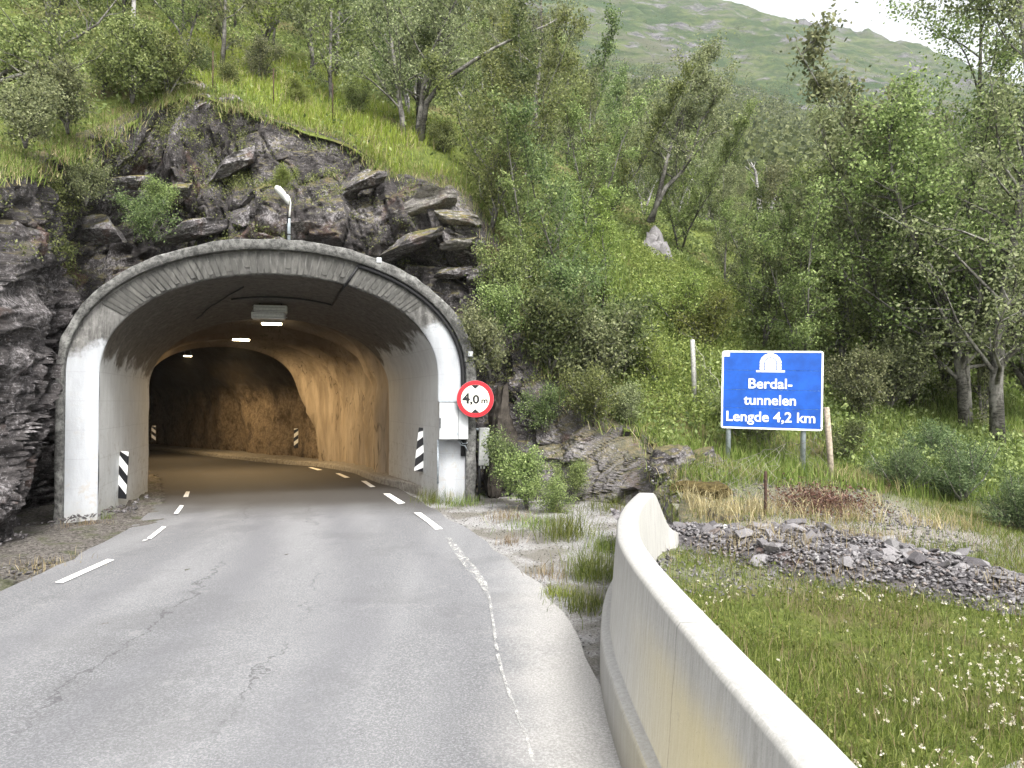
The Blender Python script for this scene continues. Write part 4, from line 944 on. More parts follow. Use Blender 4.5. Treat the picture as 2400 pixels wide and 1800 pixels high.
tree_thing('dead_birch_tree', 'broken grey dead birch stub standing among green crowns', 'tree', t6, b6, (M['barkpale'], M['leafgrey']))
b7 = gpt(2250, 16.8)
t7 = grow(207, 13, .165, 3.6, 46, 9, 58, .078, .14, [trk(b7, [(2262, 1010, 16.8), (2255, 900, 16.8), (2235, 780, 16.8), (2225, 720, 16.6), (2180, 640, 16.2), (2120, 520, 15.9), (2090, 400, 15.8), (2080, 280, 15.8)]),
      trk(b7, [(2268, 1010, 16.9), (2262, 880, 16.9), (2255, 760, 17), (2262, 600, 17.2), (2280, 430, 17.2), (2295, 250, 17.2), (2300, 60, 17.2), (2290, -80, 17.2)])], 2, .14)
tree_thing('alder_tree', 'large dark forked tree at right behind the blue sign', 'tree', t7, b7, (M['bark'], M['leaf']))
b8 = gpt(2345, 15.4)
t8 = grow(208, 13, .155, 3.6, 44, 9, 62, .082, .12, [trk(b8, [(2340, 1060, 15.4), (2335, 900, 15.4), (2345, 760, 15.4), (2370, 600, 15.4), (2400, 400, 15.4), (2410, 200, 15.4), (2390, 0, 15.4), (2380, -120, 15.4)])], 1, .14)
tree_thing('alder_tree', 'dark tree at the right picture edge with trunk in deep shade', 'tree', t8, b8, (M['bark'], M['leafgrey']))
b9 = gpt(1960, 20)
t9 = grow(219, 7.5, .12, 2.8, 30, 8, 50, .08, .08, None, 2, .14); tree_thing('alder_tree', 'bushy tree filling the gap left of the large forked tree', 'tree', t9, b9, (M['bark'], M['leafgrey']), None, 1.1, .66)
b10 = Vector(W(-60, 215, 14.5)); 
t10 = grow(210, 5, .09, 2.0, 12, 5, 12, .08, .35, [trk(b10, [(-60, 215, 14.5), (20, 165, 14.6), (100, 150, 14.8), (160, 100, 15), (230, 55, 15.2), (280, -10, 15.2)]), trk(b10, [(-60, 215, 14.5), (40, 178, 14.3), (110, 172, 14.2), (185, 165, 14.2)])], 2, .2, bare=.4)
tree_thing('leaning_birch_tree', 'grey leaning birch reaching in over the cliff from the left edge', 'tree', t10, b10, (M['bark'], M['leaf']))

# --- young trees and bushes in front
bA, bB, bC, bD = [bushmesh(300 + i, 1.0, .66, 11, 42, .046, .085) for i in range(4)]
yA, yB, yC = [grow(320 + i, 4.2, .045, 1.35, 20, 6, 40, .062, .06, None, 2, .095, .0, .8) for i in range(3)]
YT = [(1150, 17.4, 1.05, yA, 'leaf', 'young birch growing at the right end of the cliff'), (1235, 17.2, .95, yB, 'leaf', 'tall leafy young birch right of the cliff end'), (1330, 17.6, 1.05, yC, 'leafdark', 'dense dark young tree above the rock gully'),
      (1420, 18.2, .8, yA, 'leafyel', 'yellow-green young birch left of the grey rock outcrop'), (1195, 18.6, 1.1, yC, 'leaf', 'young birch standing behind the one at the cliff end'), (1380, 20.5, 1.0, yB, 'leaf', 'light young birch up the slope behind the dark young tree'),
      (2130, 17.8, 1.55, yC, 'leafgrey', 'broad grey-green sapling in front of the large forked tree'), (1985, 18.6, 1.5, yA, 'leaf', 'broad fresh-green sapling between blue sign and forked tree'), (2215, 19.6, 1.7, yB, 'leaf', 'tall fresh-green sapling just behind the forked trunk'), (2420, 17.6, 1.6, yA, 'leafgrey', 'tall grey-green sapling at the extreme right edge'), (2300, 17.2, 1.15, yC, 'leafgrey', 'grey-green sapling between the two dark trunks at right'), (1880, 17.6, 1.05, yB, 'leaf', 'fresh-green sapling behind the right half of the blue sign'), (2060, 18.8, .95, yC, 'leafdark', 'dark leafy sapling just right of the blue sign'), (1790, 19.5, 1.05, yA, 'leafdark', 'dark leafy sapling rising straight behind the blue sign'), (1900, 22.5, 1.25, yB, 'leafgrey', 'grey-green sapling above the right corner of the blue sign')]
for px, Y, sc, me, lm, lab in YT:
    m2 = me; tree_thing('young_birch', lab, 'tree', m2, gpt(px, Y), (M['bark'], M[lm]), None, px * .01, sc)
BU = [(1290, 860, 15.9, 1.55, bA, 'leafdark', 'broad dark bush hanging over the gully beside the portal'), (1370, 920, 15.6, 1.6, bB, 'leafgrey', 'grey-green bush on the brow of the gully rock'), (1450, 905, 16.6, 1.7, bC, 'leafdark', 'dark juniper-like bush on the gully brow'),
      (1390, 985, 14.9, 1.0, bD, 'leaf', 'small bush just above the pale gully rock'), (1150, 880, 15.3, 1.25, bA, 'leafgrey', 'grey-leaved bush hanging behind the height sign'), (1165, 800, 15.7, 1.1, bD, 'leaf', 'small bush clinging to rock above the height sign'),
      (1190, 700, 16.2, 1.1, bC, 'leaf', 'bush rooted in the red rock right of the arch'), (1235, 1185, 13.4, .95, bB, 'leaf', 'low leafy bush at the foot of the gully'), (1300, 1200, 12.9, .6, bD, 'leaf', 'small leafy bush in the ditch before the barrier end'),
      (1190, 1130, 14.4, .9, bA, 'leafdark', 'dark leafy bush at the foot of the brown rock rib'), (1345, 1150, 13.6, .55, bC, 'leaf', 'small bush at the base of the gully rock face'), (1275, 1000, 15.2, .8, bD, 'leafdark', 'dark bush rooted halfway up the gully'), (1480, 1000, 14.9, .8, bB, 'leafgrey', 'grey-green shrub on the rim of the gully rock'), (1540, 860, 16.5, 1.1, bA, 'leafyel', 'light green bush left of the grey fence post'), (1330, 760, 17, 1.4, bB, 'leafdark', 'dark bush under the young trees'), (1600, 760, 18.5, 1.3, bC, 'leafyel', 'yellow-green bush on the sunny slope'),
      (1660, 800, 18.2, 1.3, bD, 'leafyel', 'yellow-green bush behind the left edge of the blue sign'), (1780, 1075, 14.9, .8, bA, 'leafdark', 'low dark shrub between the blue sign posts'), (1730, 1080, 15.2, .7, bB, 'leaf', 'low green shrub behind the left sign post'),
      (2010, 920, 16.2, 1.3, bC, 'leafgrey', 'pale green bush right of the blue sign'), (2080, 880, 17.2, 1.6, bB, 'leafgrey', 'spreading grey-green bush under the forked tree'), (1990, 1040, 14.2, .7, bD, 'leafdark', 'small dark shrub beside the leaning wooden post'),
      (60, 330, 12.6, 1.1, bA, 'leafgrey', 'grey-leaved shrub hanging over the left cliff edge'), (160, 300, 14.4, 1.2, bB, 'leafgrey', 'grey-leaved shrub on the mossy step of the left cliff'), (310, 230, 17, 1.5, bC, 'leaf', 'green shrub on the brow left of the mossy boulder'),
      (390, 225, 17.8, 1.3, bD, 'leaf', 'green shrub touching the mossy boulder on its left'), (240, 210, 17.5, 1.6, bA, 'leaf', 'broad green shrub at upper left of the cliff'), (70, 215, 14.6, 1.3, bC, 'leaf', 'green shrub under the leaning birch at left'),
      (340, 560, 15.7, .9, bD, 'leafdark', 'dark ferny shrub in the rock cleft above the arch'), (370, 500, 16, .7, bB, 'leaf', 'small ferny shrub in the upper rock cleft'), (655, 440, 16.3, .5, bA, 'leafyel', 'little yellow-green shrub on the rock above the street lamp'), (200, 470, 14.4, .8, bB, 'leafgrey', 'shrub hanging below the mossy step of the left cliff')]
BU += [(540, 0, 20.6, .75, bB, 'leaf', 'small shrub in the bright grass behind the leftmost iron rod'), (690, 0, 20.9, .7, bC, 'leafyel', 'small yellow-green shrub in the bright grass between two iron rods'), (830, 0, 20.9, .85, bA, 'leaf', 'shrub at the left foot of the twin birch'), (600, 0, 22.4, 1.1, bD, 'leafgrey', 'grey-green shrub at the upper edge of the bright grass'), (1040, 0, 19.6, .8, bB, 'leaf', 'shrub on the brow right of the twin birch'), (470, 0, 21.6, .9, bA, 'leafdark', 'dark shrub at the left top of the bright grass')]
for i, (px, py, Y, sc, me, lm, lab) in enumerate(BU):
    m2 = me; p = W(px, py, Y) if py else gpt(px, Y, .1)
    if py and Y > 13.8 and px > 1250 and not (px < 1420 and py > 950): p.z = min(p.z, gz_(p.x, p.y) + .1) if py < 1000 else gz_(p.x, p.y)
    tree_thing('bush', lab, 'bush', m2, p + Vector((0, 0, -.12)), (M['bark'], M[lm]), None, i * 1.3, sc)
# junipers
def juniper(seed, H, Wd):
    rg = np.random.default_rng(seed); tb = TB(); L = []
    for k in range(26):
        az = rg.uniform(0, 6.28); rr = Wd * rg.uniform(.1, 1); e = np.array([math.cos(az) * rr, math.sin(az) * rr, H * rg.uniform(.45, 1) * (1 - .35 * rr / Wd)]); s0 = np.array([0, 0, .05])
        tb.tube([s0, (s0 + e) / 2 + rg.normal(0, .05, 3), e], [.02, .012, .004], 4, False)
        for j in range(7):
            h = rg.uniform(.35, 1); c = s0 + (e - s0) * h; L.append(c + rg.normal(0, .085, (52, 3)) * np.array([1, 1, .8]))
    return tb.mesh('stem'), leaves_mesh('foliage', np.concatenate(L), .055, rg, .24)
JM = [juniper(400 + i, 1.25, .75) for i in range(2)]
for px, py, Y, sc, k, lab in ((2110, 1150, 12.6, .85, 0, 'dark prickly juniper bush right of the dead bracken'), (2250, 1140, 12.4, 1.05, 1, 'larger juniper bush below the forked tree'), (2385, 1190, 11.0, .85, 0, 'juniper bush at the right picture edge'), (2180, 1060, 14.2, .8, 1, 'small juniper sprig standing in the grass')):
    m2 = JM[k]; p = gpt(px, Y); tree_thing('juniper_bush', lab, 'bush', m2, p, (M['bark'], M['needle']), None, px * .1, sc)

# --- forest on the hillside: every tree is its own thing
protos = []
FM = ['leafgrey', 'leaf', 'leafgrey', 'leafdark', 'leaf', 'leafyel', 'leafgrey']
for i in range(7):
    protos.append(grow(500 + i, 6.5, .075, 1.9, 26, 7, 36, .092, .10, None, 1 + i % 2, .125, .1, .75))
for px, Y, sc, k_, lm, lab in ((2330, 19.2, 1.35, 1, 'leafgrey', 'round-crowned pale tree filling the gap behind the two dark trunks'), (2170, 21.0, 1.15, 3, 'leaf', 'round-crowned green tree left of the forked trunk, behind the saplings'), (2460, 17.0, 1.3, 5, 'leafgrey', 'pale tree reaching in from beyond the right edge')):
    tree_thing('birch_tree', lab, 'tree', protos[k_], gpt(px, Y), (M['bark'], M[lm]), None, px, sc)
used = []; rg = np.random.default_rng(77); roots = {}; cnt = 0
cand = []
for _ in range(9000):
    Y = 20 + 68 * rg.random() ** 1.35; x = Y * rg.uniform(-.78, .80); cand.append((Y, x))
cand.sort(key=lambda q: q[0])
ca = np.array(cand); okp = ~inpoly(ca[:, 1], ca[:, 0], POLY); gza = G(ca[:, 1], ca[:, 0])
GRP = 'birches of the hillside wood'
for (Y, x), ok, z in zip(cand, okp, gza):
    if not ok: continue
    px = 1200 + x / Y * FPX; py = 940 - (z - 2.1) / Y * FPX
    if 400 < px < 900 and Y < 22.6 - (px - 400) / 600: continue
    if 900 < px < 1120 and Y < 21.5: continue
    if 230 < px <= 400 and Y < 24.5: continue
    if 1440 < px < 1700 and Y < 25.5: continue
    if 1690 < px < 2080 and Y < 21: continue
    if px > 2080 and Y < 22: continue
    mn = 2.0 + .03 * Y
    if any((x - a_) ** 2 + (Y - b_) ** 2 < mn * mn for a_, b_ in used[-120:]): continue
    used.append((x, Y)); k = int(rg.integers(0, 7)); sc = rg.uniform(.7, 1.15) * (1 + .004 * (Y - 20))
    lim = np.interp(px, [600, 1000, 1250, 1400, 1500, 1620, 1700, 1800, 1900, 2000, 2080, 2400], [-900, -500, -120, 100, 170, 215, 310, 395, 400, 345, 210, -200])
    top = (940 - py) / FPX * Y; hmax = ((940 - lim) / FPX * Y + 2.1 - z)
    if hmax < 2.2: used.pop(); continue
    sc = min(sc, hmax / 8.2)
    rz = rg.uniform(0, 6.28); lc = (x, Y, z - .1)
    tone = {'leafgrey': 'grey-green', 'leaf': 'mid-green', 'leafdark': 'dark green', 'leafyel': 'yellow-green'}[FM[k]]; built = 'slender' if sc < .8 else ('tall' if sc > 1.1 else 'medium-sized')
    where = next(n_ for lim_, n_ in ((150, 'at the far left above the cliff'), (420, 'on the brow left of the bright grass'), (720, 'behind the bright grass slope'), (980, 'around the twin-trunked birch'), (1240, 'right of the twin-trunked birch'), (1480, 'above the young birches by the portal'), (1720, 'above the grey rock outcrop'), (1960, 'up the slope beyond the blue sign'), (2190, 'left of the large forked tree'), (9999, 'behind the large forked tree')) if px < lim_)
    row = 'nearest rows' if Y < 30 else ('mid-wood' if Y < 48 else 'far up')
    lab = f'{built} {tone} birch {where}, {row}'
    if k not in roots:
        roots[k] = tree_thing('birch_tree', lab, 'tree', protos[k], lc, (M['bark'] if k != 3 else M['barkpale'], M[FM[k]]), GRP, rz, sc)
    else: copy_thing(roots[k], lc, rz, sc, lab)
    cnt += 1
    if cnt >= 290: break
print('forest trees', cnt)
# --- far wood on the mountain: reads as one mass
rg = np.random.default_rng(5); n = 12000
fy = 84 + 380 * rg.random(n) ** 1.4; fx = fy * rg.uniform(-.1, .85, n)
fz = MT(fx, fy); lim = 360 + 110 * fbm(fx / 60, fy / 60, None, 4, 45); kp = (rg.random(n) < 1.25 - fy / lim * .95) & (fbm(fx / 25, fy / 25, None, 3, 46) > -.55); fx, fy, fz = fx[kp], fy[kp], fz[kp]
h = rg.uniform(3.2, 6.5, len(fx)) * np.clip(1.15 - fy / 700, .5, 1.2); per = 34
cen = np.stack([fx, fy, fz], 1)[:, None] + np.stack([rg.normal(0, .28, (len(fx), per)) * h[:, None], rg.normal(0, .28, (len(fx), per)) * h[:, None], (rg.beta(1.5, 1.5, (len(fx), per)) * .95) * h[:, None]], 2)
ss = np.repeat(h * .13, per); far_m = leaves_mesh('far_wood', cen.reshape(-1, 3), ss, rg, .8)
stuff(tag(obj('far_wood', far_m, M['leafdark']), 'distant birch wood covering the lower mountain slope', 'wood'))

# ------------------------------------------------------------------ grass and ground cover
def blades(name, xy, zf, hmin, hmax, wid, rg, lean=.35):
    n = len(xy); z = zf(xy[:, 0], xy[:, 1]); h = rg.uniform(hmin, hmax, n); az = rg.uniform(0, 6.28, n); ln = rg.normal(0, lean, n) * h; az2 = rg.uniform(0, 6.28, n)
    b = np.stack([xy[:, 0], xy[:, 1], z - .02], 1); sd = np.stack([np.cos(az), np.sin(az), 0 * az], 1) * (wid * .5) * rg.uniform(.6, 1.3, n)[:, None]
    ld = np.stack([np.cos(az2) * ln, np.sin(az2) * ln, 0 * ln], 1); up = np.stack([0 * h, 0 * h, h], 1)
    v = np.stack([b - sd, b + sd, b + sd * .7 + up * .6 + ld * .4, b - sd * .7 + up * .6 + ld * .4, b + up - np.abs(ln)[:, None] * np.array([0, 0, .25]) + ld], 1).reshape(-1, 3)
    i = np.arange(n)[:, None] * 5
    f = np.concatenate([i + [0, 1, 2], i + [0, 2, 3], i + [3, 2, 4]], 0)
    return mesh_np(name, v, f)
def scatter(n, x0, x1, y0, y1, rg, dens):
    x = rg.uniform(x0, x1, n); y = rg.uniform(y0, y1, n); k = rg.random(n) < dens(x, y); return np.stack([x[k], y[k]], 1)
rg = np.random.default_rng(9)
def barx(y): return np.interp(y, [q[0] for q in BARX], [q[1] for q in BARX])
def heap_mask(x, y):   # 1 inside the rubble area
    u, v_ = (x - 3.75) * .84 - (y - 8.55) * .54, (x - 3.75) * .54 + (y - 8.55) * .84
    return 1 - sstep(.55, 1.25, np.sqrt((u / 2.25) ** 2 + (v_ / .88) ** 2) + .15 * fbm(x * 1.3, y * 1.3, None, 3, 66))
def md(x, y):
    d = sstep(.25, .45, x - barx(y)) * (1 - heap_mask(x, y)) * (1 - .75 * sstep(8.6, 9.8, y) * (1 - sstep(5.5, 7, x)))
    return d * np.clip(.75 + .7 * fbm(x * .9, y * .9, None, 3, 67), .3, 1)
xy = scatter(330000, .9, 9.5, 1.5, 12.5, rg, lambda x, y: md(x, y) * np.clip(1.25 - y * .05, .4, 1) * (x < y * .8 + 1.5))
stuff(tag(obj('meadow_grass', blades('meadow_grass', xy, G, .035, .15, .007, rg, .6), M['grass']), 'green meadow grass behind the barrier wall', 'grass'))
xy2 = scatter(16000, .9, 9.5, 1.5, 12, rg, lambda x, y: md(x, y) * (x < y * .8 + 1.5)); stuff(tag(obj('dry_grass', blades('dry_grass', xy2, G, .07, .25, .005, rg, .5), M['straw']), 'dry straw stalks standing in the meadow', 'grass'))
# clover heads
xy3 = scatter(5200, 1.4, 8, 2.2, 8.2, rg, lambda x, y: (heap_mask(x, y) < .2) * np.clip(.1 + 1.2 * fbm(x * .8, y * .8, None, 3, 69) + .35, .02, 1) * sstep(.4, .9, x - barx(y)) * (1 - sstep(6.6, 8.0, y)) * (x < y * .75 + .6)); print('clover', len(xy3))
z = G(xy3[:, 0], xy3[:, 1]) + rg.uniform(.08, .16, len(xy3)); per = 9; cc_ = np.stack([xy3[:, 0], xy3[:, 1], z], 1)
cl = (cc_[:, None] + rg.normal(0, .007, (len(xy3), per, 3))).reshape(-1, 3)
stuff(tag(obj('clover_flowers', leaves_mesh('clover_flowers', cl, .015, rg, .8), M['clover']), 'white clover flowers dotting the meadow', 'flowers'))
nn = 46000; q = np.stack([rg.uniform(1.0, 8.5, nn), rg.uniform(2, 8.6, nn)], 1); kq = rg.random(nn) < md(q[:, 0], q[:, 1]) * np.clip(.5 + fbm(q[:, 0] * 1.1, q[:, 1] * 1.1, None, 3, 64), .05, 1); q = q[kq]
stuff(tag(obj('clover_leaves', leaves_mesh('clover_leaves', np.stack([q[:, 0], q[:, 1], G(q[:, 0], q[:, 1]) + rg.uniform(.02, .10, len(q))], 1), .024, rg, .9), M['grass']), 'clover and weed leaves low in the meadow', 'weeds'))
# bright grass on the slope above the cliff
def cliffsd(x, y):
    px = 1200 + x / y * FPX; return (~inpoly(x, y, POLY)) * sstep(360, 430, px) * (1 - sstep(960, 1120, px)) * (1 - sstep(26.5, 30, y))
xy4 = scatter(90000, -14, 0, 17, 29, rg, lambda x, y: cliffsd(x, y) * np.clip(.65 + .7 * fbm(x * .6, y * .6, None, 3, 70), .1, 1))
stuff(tag(obj('slope_grass', blades('slope_grass', xy4, G, .10, .45, .02, rg, .6), M['grassbright']), 'lush bright green grass on the slope above the cliff', 'grass'))
xy5 = scatter(110000, 1.5, 16, 12.2, 26, rg, lambda x, y: (~inpoly(x, y, POLY)) * np.clip(.6 + .8 * fbm(x * .5, y * .5, None, 3, 72), .08, 1))
stuff(tag(obj('bank_grass', blades('bank_grass', xy5, G, .12, .42, .016, rg, .4), M['grass']), 'rough grass on the bank around the blue sign', 'grass'))
ii = rg.integers(60, NS - 60, 26000); tt_ = rg.normal(.15, .28, len(ii)); q = K[ii, :2] - nrm[ii] * tt_[:, None]; kd = rg.random(len(ii)) < np.clip(.55 + .8 * fbm(q[:, 0] * .9, q[:, 1] * .9, None, 3, 91), .05, 1); q = q[kd]
ef = lambda x, y: G(x, y) - .03
stuff(tag(obj('edge_grass', blades('edge_grass', q[::2], ef, .12, .42, .014, rg, .8), M['grass']), 'grass hanging over the brow of the cliff', 'grass')); stuff(tag(obj('edge_straw', blades('edge_straw', q[1::3], ef, .10, .32, .012, rg, 1.0), M['straw']), 'withered brown grass along the brow of the cliff', 'grass'))
# plants on the ledges of the rock face
ncl = np.cross(np.roll(PP, -1, 0) - PP, np.roll(PP, -1, 1) - PP); ncl /= np.linalg.norm(ncl, axis=2, keepdims=True) + 1e-9; upz = np.abs(ncl[..., 2]); upz[-1] = 0; upz[:, -6:] = 0; upz[:, :12] = 0
wgt_ = (upz > .62) * np.clip(.25 + fbm(PP[..., 0] * .7, PP[..., 2] * .7, PP[..., 1] * .7, 3, 95), 0, 1) * np.where(PP[..., 0] < -6.3, 2.2, .5) * np.where(PP[..., 0] < -7.2, sstep(4.2, 5.0, PP[..., 2]), 1) * sstep(2.2, 4.5, PP[..., 2] + 1.8 * (PP[..., 0] > -.5)) * (~hole); pi_ = rg.choice(wgt_.size, 1500, p=(wgt_ / wgt_.sum()).ravel()); pc_ = PP.reshape(-1, 3)[pi_]
lc_ = (pc_[:, None] + rg.normal(0, .10, (len(pc_), 26, 3)) * np.array([1, 1, .7]) + np.array([0, 0, .10])).reshape(-1, 3); stuff(tag(obj('ledge_plants', leaves_mesh('ledge_plants', lc_, .05, rg, .5), M['leaf']), 'ferns and small plants growing on the rock ledges', 'plants'))
xy4b = xy4[rg.random(len(xy4)) < .12]; stuff(tag(obj('slope_straw', blades('slope_straw', xy4b, G, .2, .6, .012, rg, .5), M['straw']), 'dry stalks in the bright slope grass', 'grass'))
# leafy undergrowth over the whole hillside
n = 260000; y = 13 + 50 * rg.random(n) ** 1.5; x = y * rg.uniform(-.75, .75, n); k = (~inpoly(x, y, POLY)) & (rg.random(n) < np.clip(.5 + .9 * fbm(x * .35, y * .35, None, 3, 73), .05, 1)); x, y = x[k], y[k]
kk = ~((x > 3.2) & (x < 6) & (y < 14.2)); x, y = x[kk], y[kk]
cu_ = np.stack([x, y, G(x, y) + rg.beta(1.2, 2.2, len(x)) * (.25 + .45 * np.clip(fbm(x * .6, y * .6, None, 2, 75) + .5, 0, 1))], 1)
stuff(tag(obj('undergrowth', leaves_mesh('undergrowth', cu_, .055 + .0022 * y, rg, .6), M['leaf']), 'low leafy undergrowth covering the wooded slope', 'undergrowth'))
n = 40000; y = rg.uniform(15, 24, n); x = rg.uniform(2.2, 7.5, n); k = (~inpoly(x, y, POLY)) & (np.abs(x / y - .235) < .075); x, y = x[k], y[k]
stuff(tag(obj('bilberry_scrub', leaves_mesh('bilberry_scrub', np.stack([x, y, G(x, y) + rg.random(len(x)) * .5], 1), .065, rg, .6), M['leafyel']), 'yellow-green low scrub on the open slope behind the fence post', 'scrub'))
# tufts along the shoulder, portal foot and barrier foot
def tuft(cx, cy, r, n, h0, h1, mat, label, group='grass tufts along the road edge'):
    q = np.array([cx, cy]) + rg.normal(0, r, (n, 2)); zf = lambda x, y: zroad(x, y) + .0 + .10 * sstep(-.6, 2.2, x) * sstep(8, 13, y)
    stuff(tag(obj('grass_tuft', blades('grass_tuft', q, zf, h0 * .6, h1 * .95, .0065, rg, .6), M[mat]), label, 'grass', group))
for px, py, r, n, h0, h1, m_, lab in ((1030, 1175, .28, 520, .12, .42, 'grass', 'thick grass tuft at the foot of the white portal face below the cabinet'), (1085, 1182, .22, 300, .1, .3, 'grass', 'grass tuft at the foot of the right collar end'), (1330, 1260, .22, 460, .25, .6, 'grass', 'tall upright grass tuft in the ditch left of the barrier end'),
      (1390, 1350, .16, 520, .2, .55, 'grass', 'tall grass tuft against the bend of the barrier wall'), (1375, 1425, .15, 330, .1, .34, 'grass', 'grass tuft at the foot of the barrier where gravel begins'), (1305, 1392, .10, 170, .05, .18, 'grassbright', 'small low grass tuft on the pale gravel edge'), (1195, 1272, .10, 90, .06, .22, 'straw', 'dry thin grass tuft on the gravel edge'),
      (1290, 1350, .14, 130, .08, .25, 'straw', 'dry grass tuft on the gravel before the ditch'), (1420, 1290, .13, 260, .15, .4, 'grass', 'grass tuft close behind the far barrier bend'), (1190, 1215, .2, 220, .08, .25, 'straw', 'wispy grass tuft at the gravel corner right of the portal'), (195, 1238, .20, 200, .08, .3, 'straw', 'dry grass tuft at the foot of the left portal leg'), (235, 1222, .10, 110, .1, .36, 'grass', 'green grass tuft at the left corner of the portal'),
      (1430, 1205, .3, 300, .1, .4, 'grass', 'grass tuft on the stony ground beyond the barrier end'), (1250, 1235, .25, 300, .08, .3, 'grass', 'grass tuft in the middle of the ditch'), (100, 1330, .3, 160, .05, .2, 'straw', 'sparse grass on the soil verge at left')):
    p = ground_px(px, py); tuft(p.x, p.y, r, n, h0, h1, m_, lab)
# moss mound, bracken, stones round the sign
p = W(1650, 1160, 11.9); o = obj('moss_mound', boulder('moss_mound', 333, .55, .4, .2, 0, 4, .15), M['moss']); o.location = (p.x, p.y, gz_(p.x, p.y) + .05); tag(o, 'ochre brown moss mound between barrier end and blue sign', 'moss')
n = 3000; q = np.stack([rg.normal(4.7, .36, n), rg.normal(11.3, .34, n)], 1); zz_ = G(q[:, 0], q[:, 1]) + rg.beta(1, 2.4, n) * .30
stuff(tag(obj('dead_bracken', leaves_mesh('dead_bracken', np.stack([q[:, 0], q[:, 1], zz_], 1), .055, rg, .4), M['bracken']), 'reddish brown dead bracken above the rubble heap', 'bracken'))
xy6 = scatter(9000, 2.6, 6.6, 10.3, 13.2, rg, lambda x, y: np.clip(.5 + .8 * fbm(x, y, None, 3, 80), 0, 1)); stuff(tag(obj('withered_grass', blades('withered_grass', xy6, G, .12, .42, .009, rg, .7), M['straw']), 'withered grass and twigs on the bank below the blue sign', 'grass'))

# ------------------------------------------------------------------ rubble heap
heap = thing('rubble_heap', 'heap of broken grey slate behind the barrier', 'rubble', (3.75, 8.55, gz_(3.75, 8.55)))
sm = [boulder('stone', 600 + i, 1, .72, .20 + .05 * (i % 3), 0, 1, .2) for i in range(8)]
for m_ in sm: m_.materials.append(M['stone'])
hx, hy = np.meshgrid(np.linspace(1.2, 7.2, 90), np.linspace(6, 11, 80), indexing='ij'); hm = heap_mask(hx, hy)
def hz(x, y): return G(x, y) + heap_mask(x, y) * (.20 + .12 * fbm(x * 1.2, y * 1.2, None, 3, 82))
obj('gravel_bed', grid_mesh('gravel_bed', np.stack([hx, hy, np.where(hm > .02, hz(hx, hy) - .02, G(hx, hy) - .05)], -1), True, (hm[:-1, :-1] > .02)), M['bed'], heap)
rg = np.random.default_rng(21); k = 0; small = []
while k < 290:
    x, y = rg.uniform(1.4, 7), rg.uniform(6.2, 10.8); hmv = float(heap_mask(np.array([x]), np.array([y]))[0])
    if rg.random() > hmv: continue
    s_ = .035 + .13 * rg.random() ** 3.0
    o = bpy.data.objects.new('stone', sm[k % 8]); C.objects.link(o); o.parent = heap; o.matrix_parent_inverse = heap.matrix_basis.inverted()
    o.location = (x, y, float(hz(np.array([x]), np.array([y]))[0]) + s_ * .1); o.scale = (s_, s_ * rg.uniform(.7, 1.1), s_ * rg.uniform(.8, 1.6)); o.rotation_euler = (rg.normal(0, .4), rg.normal(0, .4), rg.uniform(0, 6.28)); k += 1
for px, py, Y, s_, mt in ((1800, 1242, 9.7, .36, None), (1745, 1300, 8.9, .26, None), (1860, 1262, 9.4, .22, None), (1990, 1292, 9.2, .20, None), (2150, 1392, 8.0, .2, None), (1930, 1275, 9.3, .18, None)):
    o = bpy.data.objects.new('stone', sm[int(px) % 8]); C.objects.link(o); o.parent = heap; o.matrix_parent_inverse = heap.matrix_basis.inverted(); p = W(px, py, Y)
    o.location = (p.x, p.y, float(hz(np.array([p.x]), np.array([p.y]))[0]) + .05); o.scale = (s_, s_ * .8, s_ * 1.1); o.rotation_euler = (R(8), R(-6), px)
def chips(name, xy, zf, s0, s1, rg, mat, parent=None):
    n = len(xy); base = np.array([(1, 0, 0), (-.6, .8, .1), (-.7, -.7, 0), (.1, .1, .45), (.2, -.1, -.4)]); fc = np.array([(0, 1, 3), (1, 2, 3), (2, 0, 3), (1, 0, 4), (2, 1, 4), (0, 2, 4)])
    a_ = rg.uniform(0, 6.28, n); c_, s_ = np.cos(a_), np.sin(a_); sc = rg.uniform(s0, s1, n) ; tl = rg.normal(0, .4, n)
    bx = base[None, :, 0] * sc[:, None]; by = base[None, :, 1] * sc[:, None] * rg.uniform(.5, 1, n)[:, None]; bz = base[None, :, 2] * sc[:, None] + bx * tl[:, None]
    v = np.stack([xy[:, 0][:, None] + bx * c_[:, None] - by * s_[:, None], xy[:, 1][:, None] + bx * s_[:, None] + by * c_[:, None], zf(xy[:, 0], xy[:, 1])[:, None] + bz + sc[:, None] * .15], -1).reshape(-1, 3)
    f = (np.arange(n)[:, None, None] * 5 + fc[None]).reshape(-1, 3); return obj(name, mesh_np(name, v, f), mat, parent)
xyc = scatter(30000, 1.3, 7.2, 6.1, 11, rg, heap_mask); stuff(chips('small_stones', xyc, hz, .012, .05, rg, M['stone'], heap))
xyd = scatter(9000, 1.4, 6, 7.2, 13, rg, lambda x, y: .6 * np.clip(.3 + fbm(x, y, None, 2, 85), 0, 1)); stuff(tag(chips('scattered_stones', xyd, G, .01, .045, rg, M['stone']), 'small stones scattered on the bank round the rubble', 'stones'))
zv = lambda x, y: zroad(x, y) + .02 + .16 * sstep(-5.9, -7.4, x)
xye = scatter(5000, -8.2, -5.6, 5, 16, rg, lambda x, y: np.clip(.3 + fbm(x * 1.2, y * 1.2, None, 3, 86), 0, 1) * (x < np.interp(y, [q[1] for q in LE], [q[0] for q in LE]) - .12)); stuff(tag(chips('verge_stones', xye, zv, .01, .06, rg, M['slab']), 'dark stone debris along the left verge', 'stones'))
